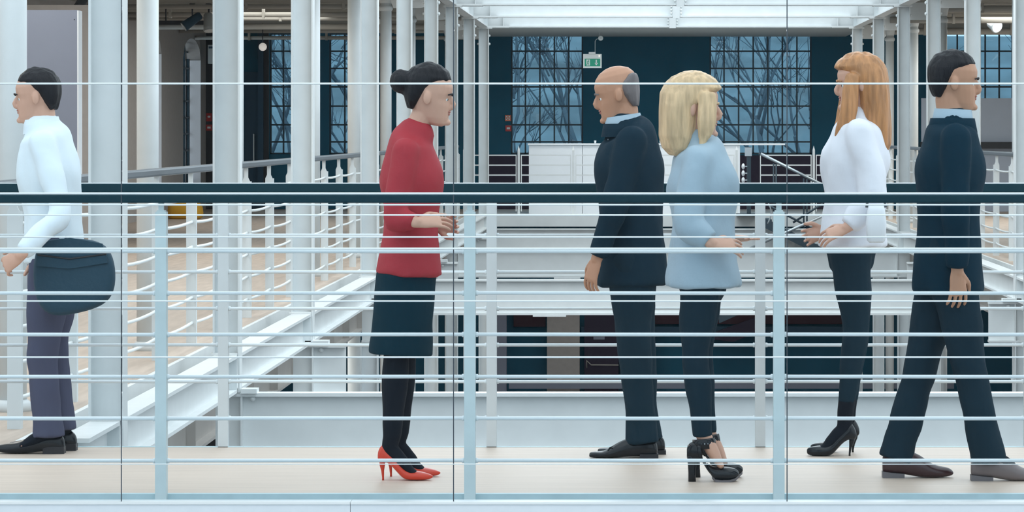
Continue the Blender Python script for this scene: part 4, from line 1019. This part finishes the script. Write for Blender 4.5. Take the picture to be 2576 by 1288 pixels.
for (a, k_, b, t), of in ((st, Vector()), (sw, o2)):
    tg.limb([k_.lerp(b, .78), b], [.040,.038], 14)
    tg.limb([b]+footpx(FP, 15.602, of), [(.036,.038)]+FR, 12)
solid(tg, 'socks', 'tights', p.r, .007, 3)
T = zpx(1700, 840, 2.874)
pr = [(947,836,858),(954,824,872),(978,815,879),(1015,809,881),(1050,806,881),(1085,800,881),(1110,790,880),(1135,770,868),(1160,743,840),(1190,712,806),(1220,679,779),(1245,652,766),(1263,637,764),(1283,658,766),(1298,688,760),(1306,712,742)]
hl = [(1276,745,.0125,.018),(1272,775,.0115,.014),(1263,820,.0062,.0065),(1257,865,.0042,.0045),(1257,881,.0045,.005)]
for off in (Vector(), Vector((.025, .176, 0))):
    o = shoe(p, T, 15.602, pr, 'blackshoe', .041, .75, heel=hl, name='pump', wheel=.72, off=off)
p.finish()
# small white bag on her arm
HY = 15.375; c = P(2204, 562, HY)
r = thing('handbag', 'small white bag with a grey loop handle carried by the ginger haired woman', 'bag', c)
rr = []
for z, a, b in ((.0,.030,.02),(.01,.040,.026),(.08,.046,.030),(.14,.040,.024),(.165,.034,.014),(.168,.02,.008)):
    rr.append([Vector((c.x+a*math.copysign(abs(math.cos(t))**.5, math.cos(t)), HY+b*math.copysign(abs(math.sin(t))**.5, math.sin(t)), c.z-.085+z)) for t in [2*math.pi*k/20 for k in range(20)]])
MB().loft(rr).build('bag_body', 'boardw', r)
MB().tube([(c.x+.042*math.cos(math.pi*k/14), HY, c.z+.07+.055*math.sin(math.pi*k/14)) for k in range(15)], .006, 8).build('loop_handle', 'ghand', r)

# 6 -- man in navy suit at the frame edge
p = Person('man in navy suit with pale blue collar striding past the second pair of columns', 1, 14.56, 2385, 14.56)
p.head(2402, 1.655, 4, 'skin_b', 'short', 'hair_dark', 1.02)
p.trunk((2384, .93), (2386, 1.09), (2390, 1.29), (2394, 1.43), (2396, 1.50), 1.0)
a1 = p.arm((2396,1.42,-.18), (2390,1.13,-.235), (2396,.875,-.22), -1, hd=(.05,.05,-1), palm=(-.35,.9,0), curl=(14,22,14))
a2 = p.arm((2392,1.42,.18), (2372,1.14,.22), (2380,.88,.21), 1)
p.coat('suit_jacket', 'suit2', (2386, .78), (.196,.152), sleeves=(a1, a2), off=.020, wr=.007, slr=(.068,.060,.054,.046))
p.collar('paleblue', .042, .012)
p.collar('suit2', .004, .027, 'jacket_collar', .055)
sf = MB().limb([p.J(2424,1.45), p.J(2440,1.36), p.J(2446,1.24)], [(.040,.02),(.05,.02),(.02,.014)], 12)
solid(sf, 'shirt_front', 'shirt', p.r, .007, 3)
st = p.leg((2376,.90,.09), (2322,.50,.075), (2248,.11,.069), (2330,.035,.069))
sw = p.leg((2392,.90,-.09), (2430,.50,-.075), (2486,.11,-.064), (2560,.035,-.064))
p.socks((st, sw))
p.trousers('dtrouser', [(p.J(2378,.88,.085), p.J(2326,.50,.075), p.J(2256,.075,.069))], (.106,.094,.075,.070,.070,.076), .009)
mb = MB().limb([p.J(2392,.84,-.085), p.J(2412,.66,-.08), p.J(2432,.50,-.075), p.J(2452,.34,-.07), p.J(2482,.075,-.064)], (.100,.088,.075,.069,.076), 16, ends=(1,0))
solid(mb, 'trouser_leg', 'dtrouser', p.r, .009, 4, .009, 9)
T = zpx(1700, 840, 2.874)
pr = [(1492,900,990),(1500,870,1000),(1530,850,1005),(1590,842,1010),(1660,842,1015),(1730,855,1030),(1790,892,1036),(1840,930,1037),(1890,952,1036),(1940,960,1033),(1975,968,1028),(1998,984,1020),(2007,998,1008)]
hl = ('psole', [(1492,992,1037,.031),(1560,1000,1037,.034),(1650,1008,1037,.034)])
shoe(p, T, 14.629, pr, 'brownshoe', .048, 1.0, sole=hl)
dx = 640
pr2 = [(x+dx, y+24, b+24) for x, y, b in pr]
hl2 = ('psole', [(x+dx, a+24, b+24, w_) for x, a, b, w_ in hl[1]])
shoe(p, T, 14.496, pr2, 'greyshoe', .048, 1.0, sole=hl2)
p.finish()
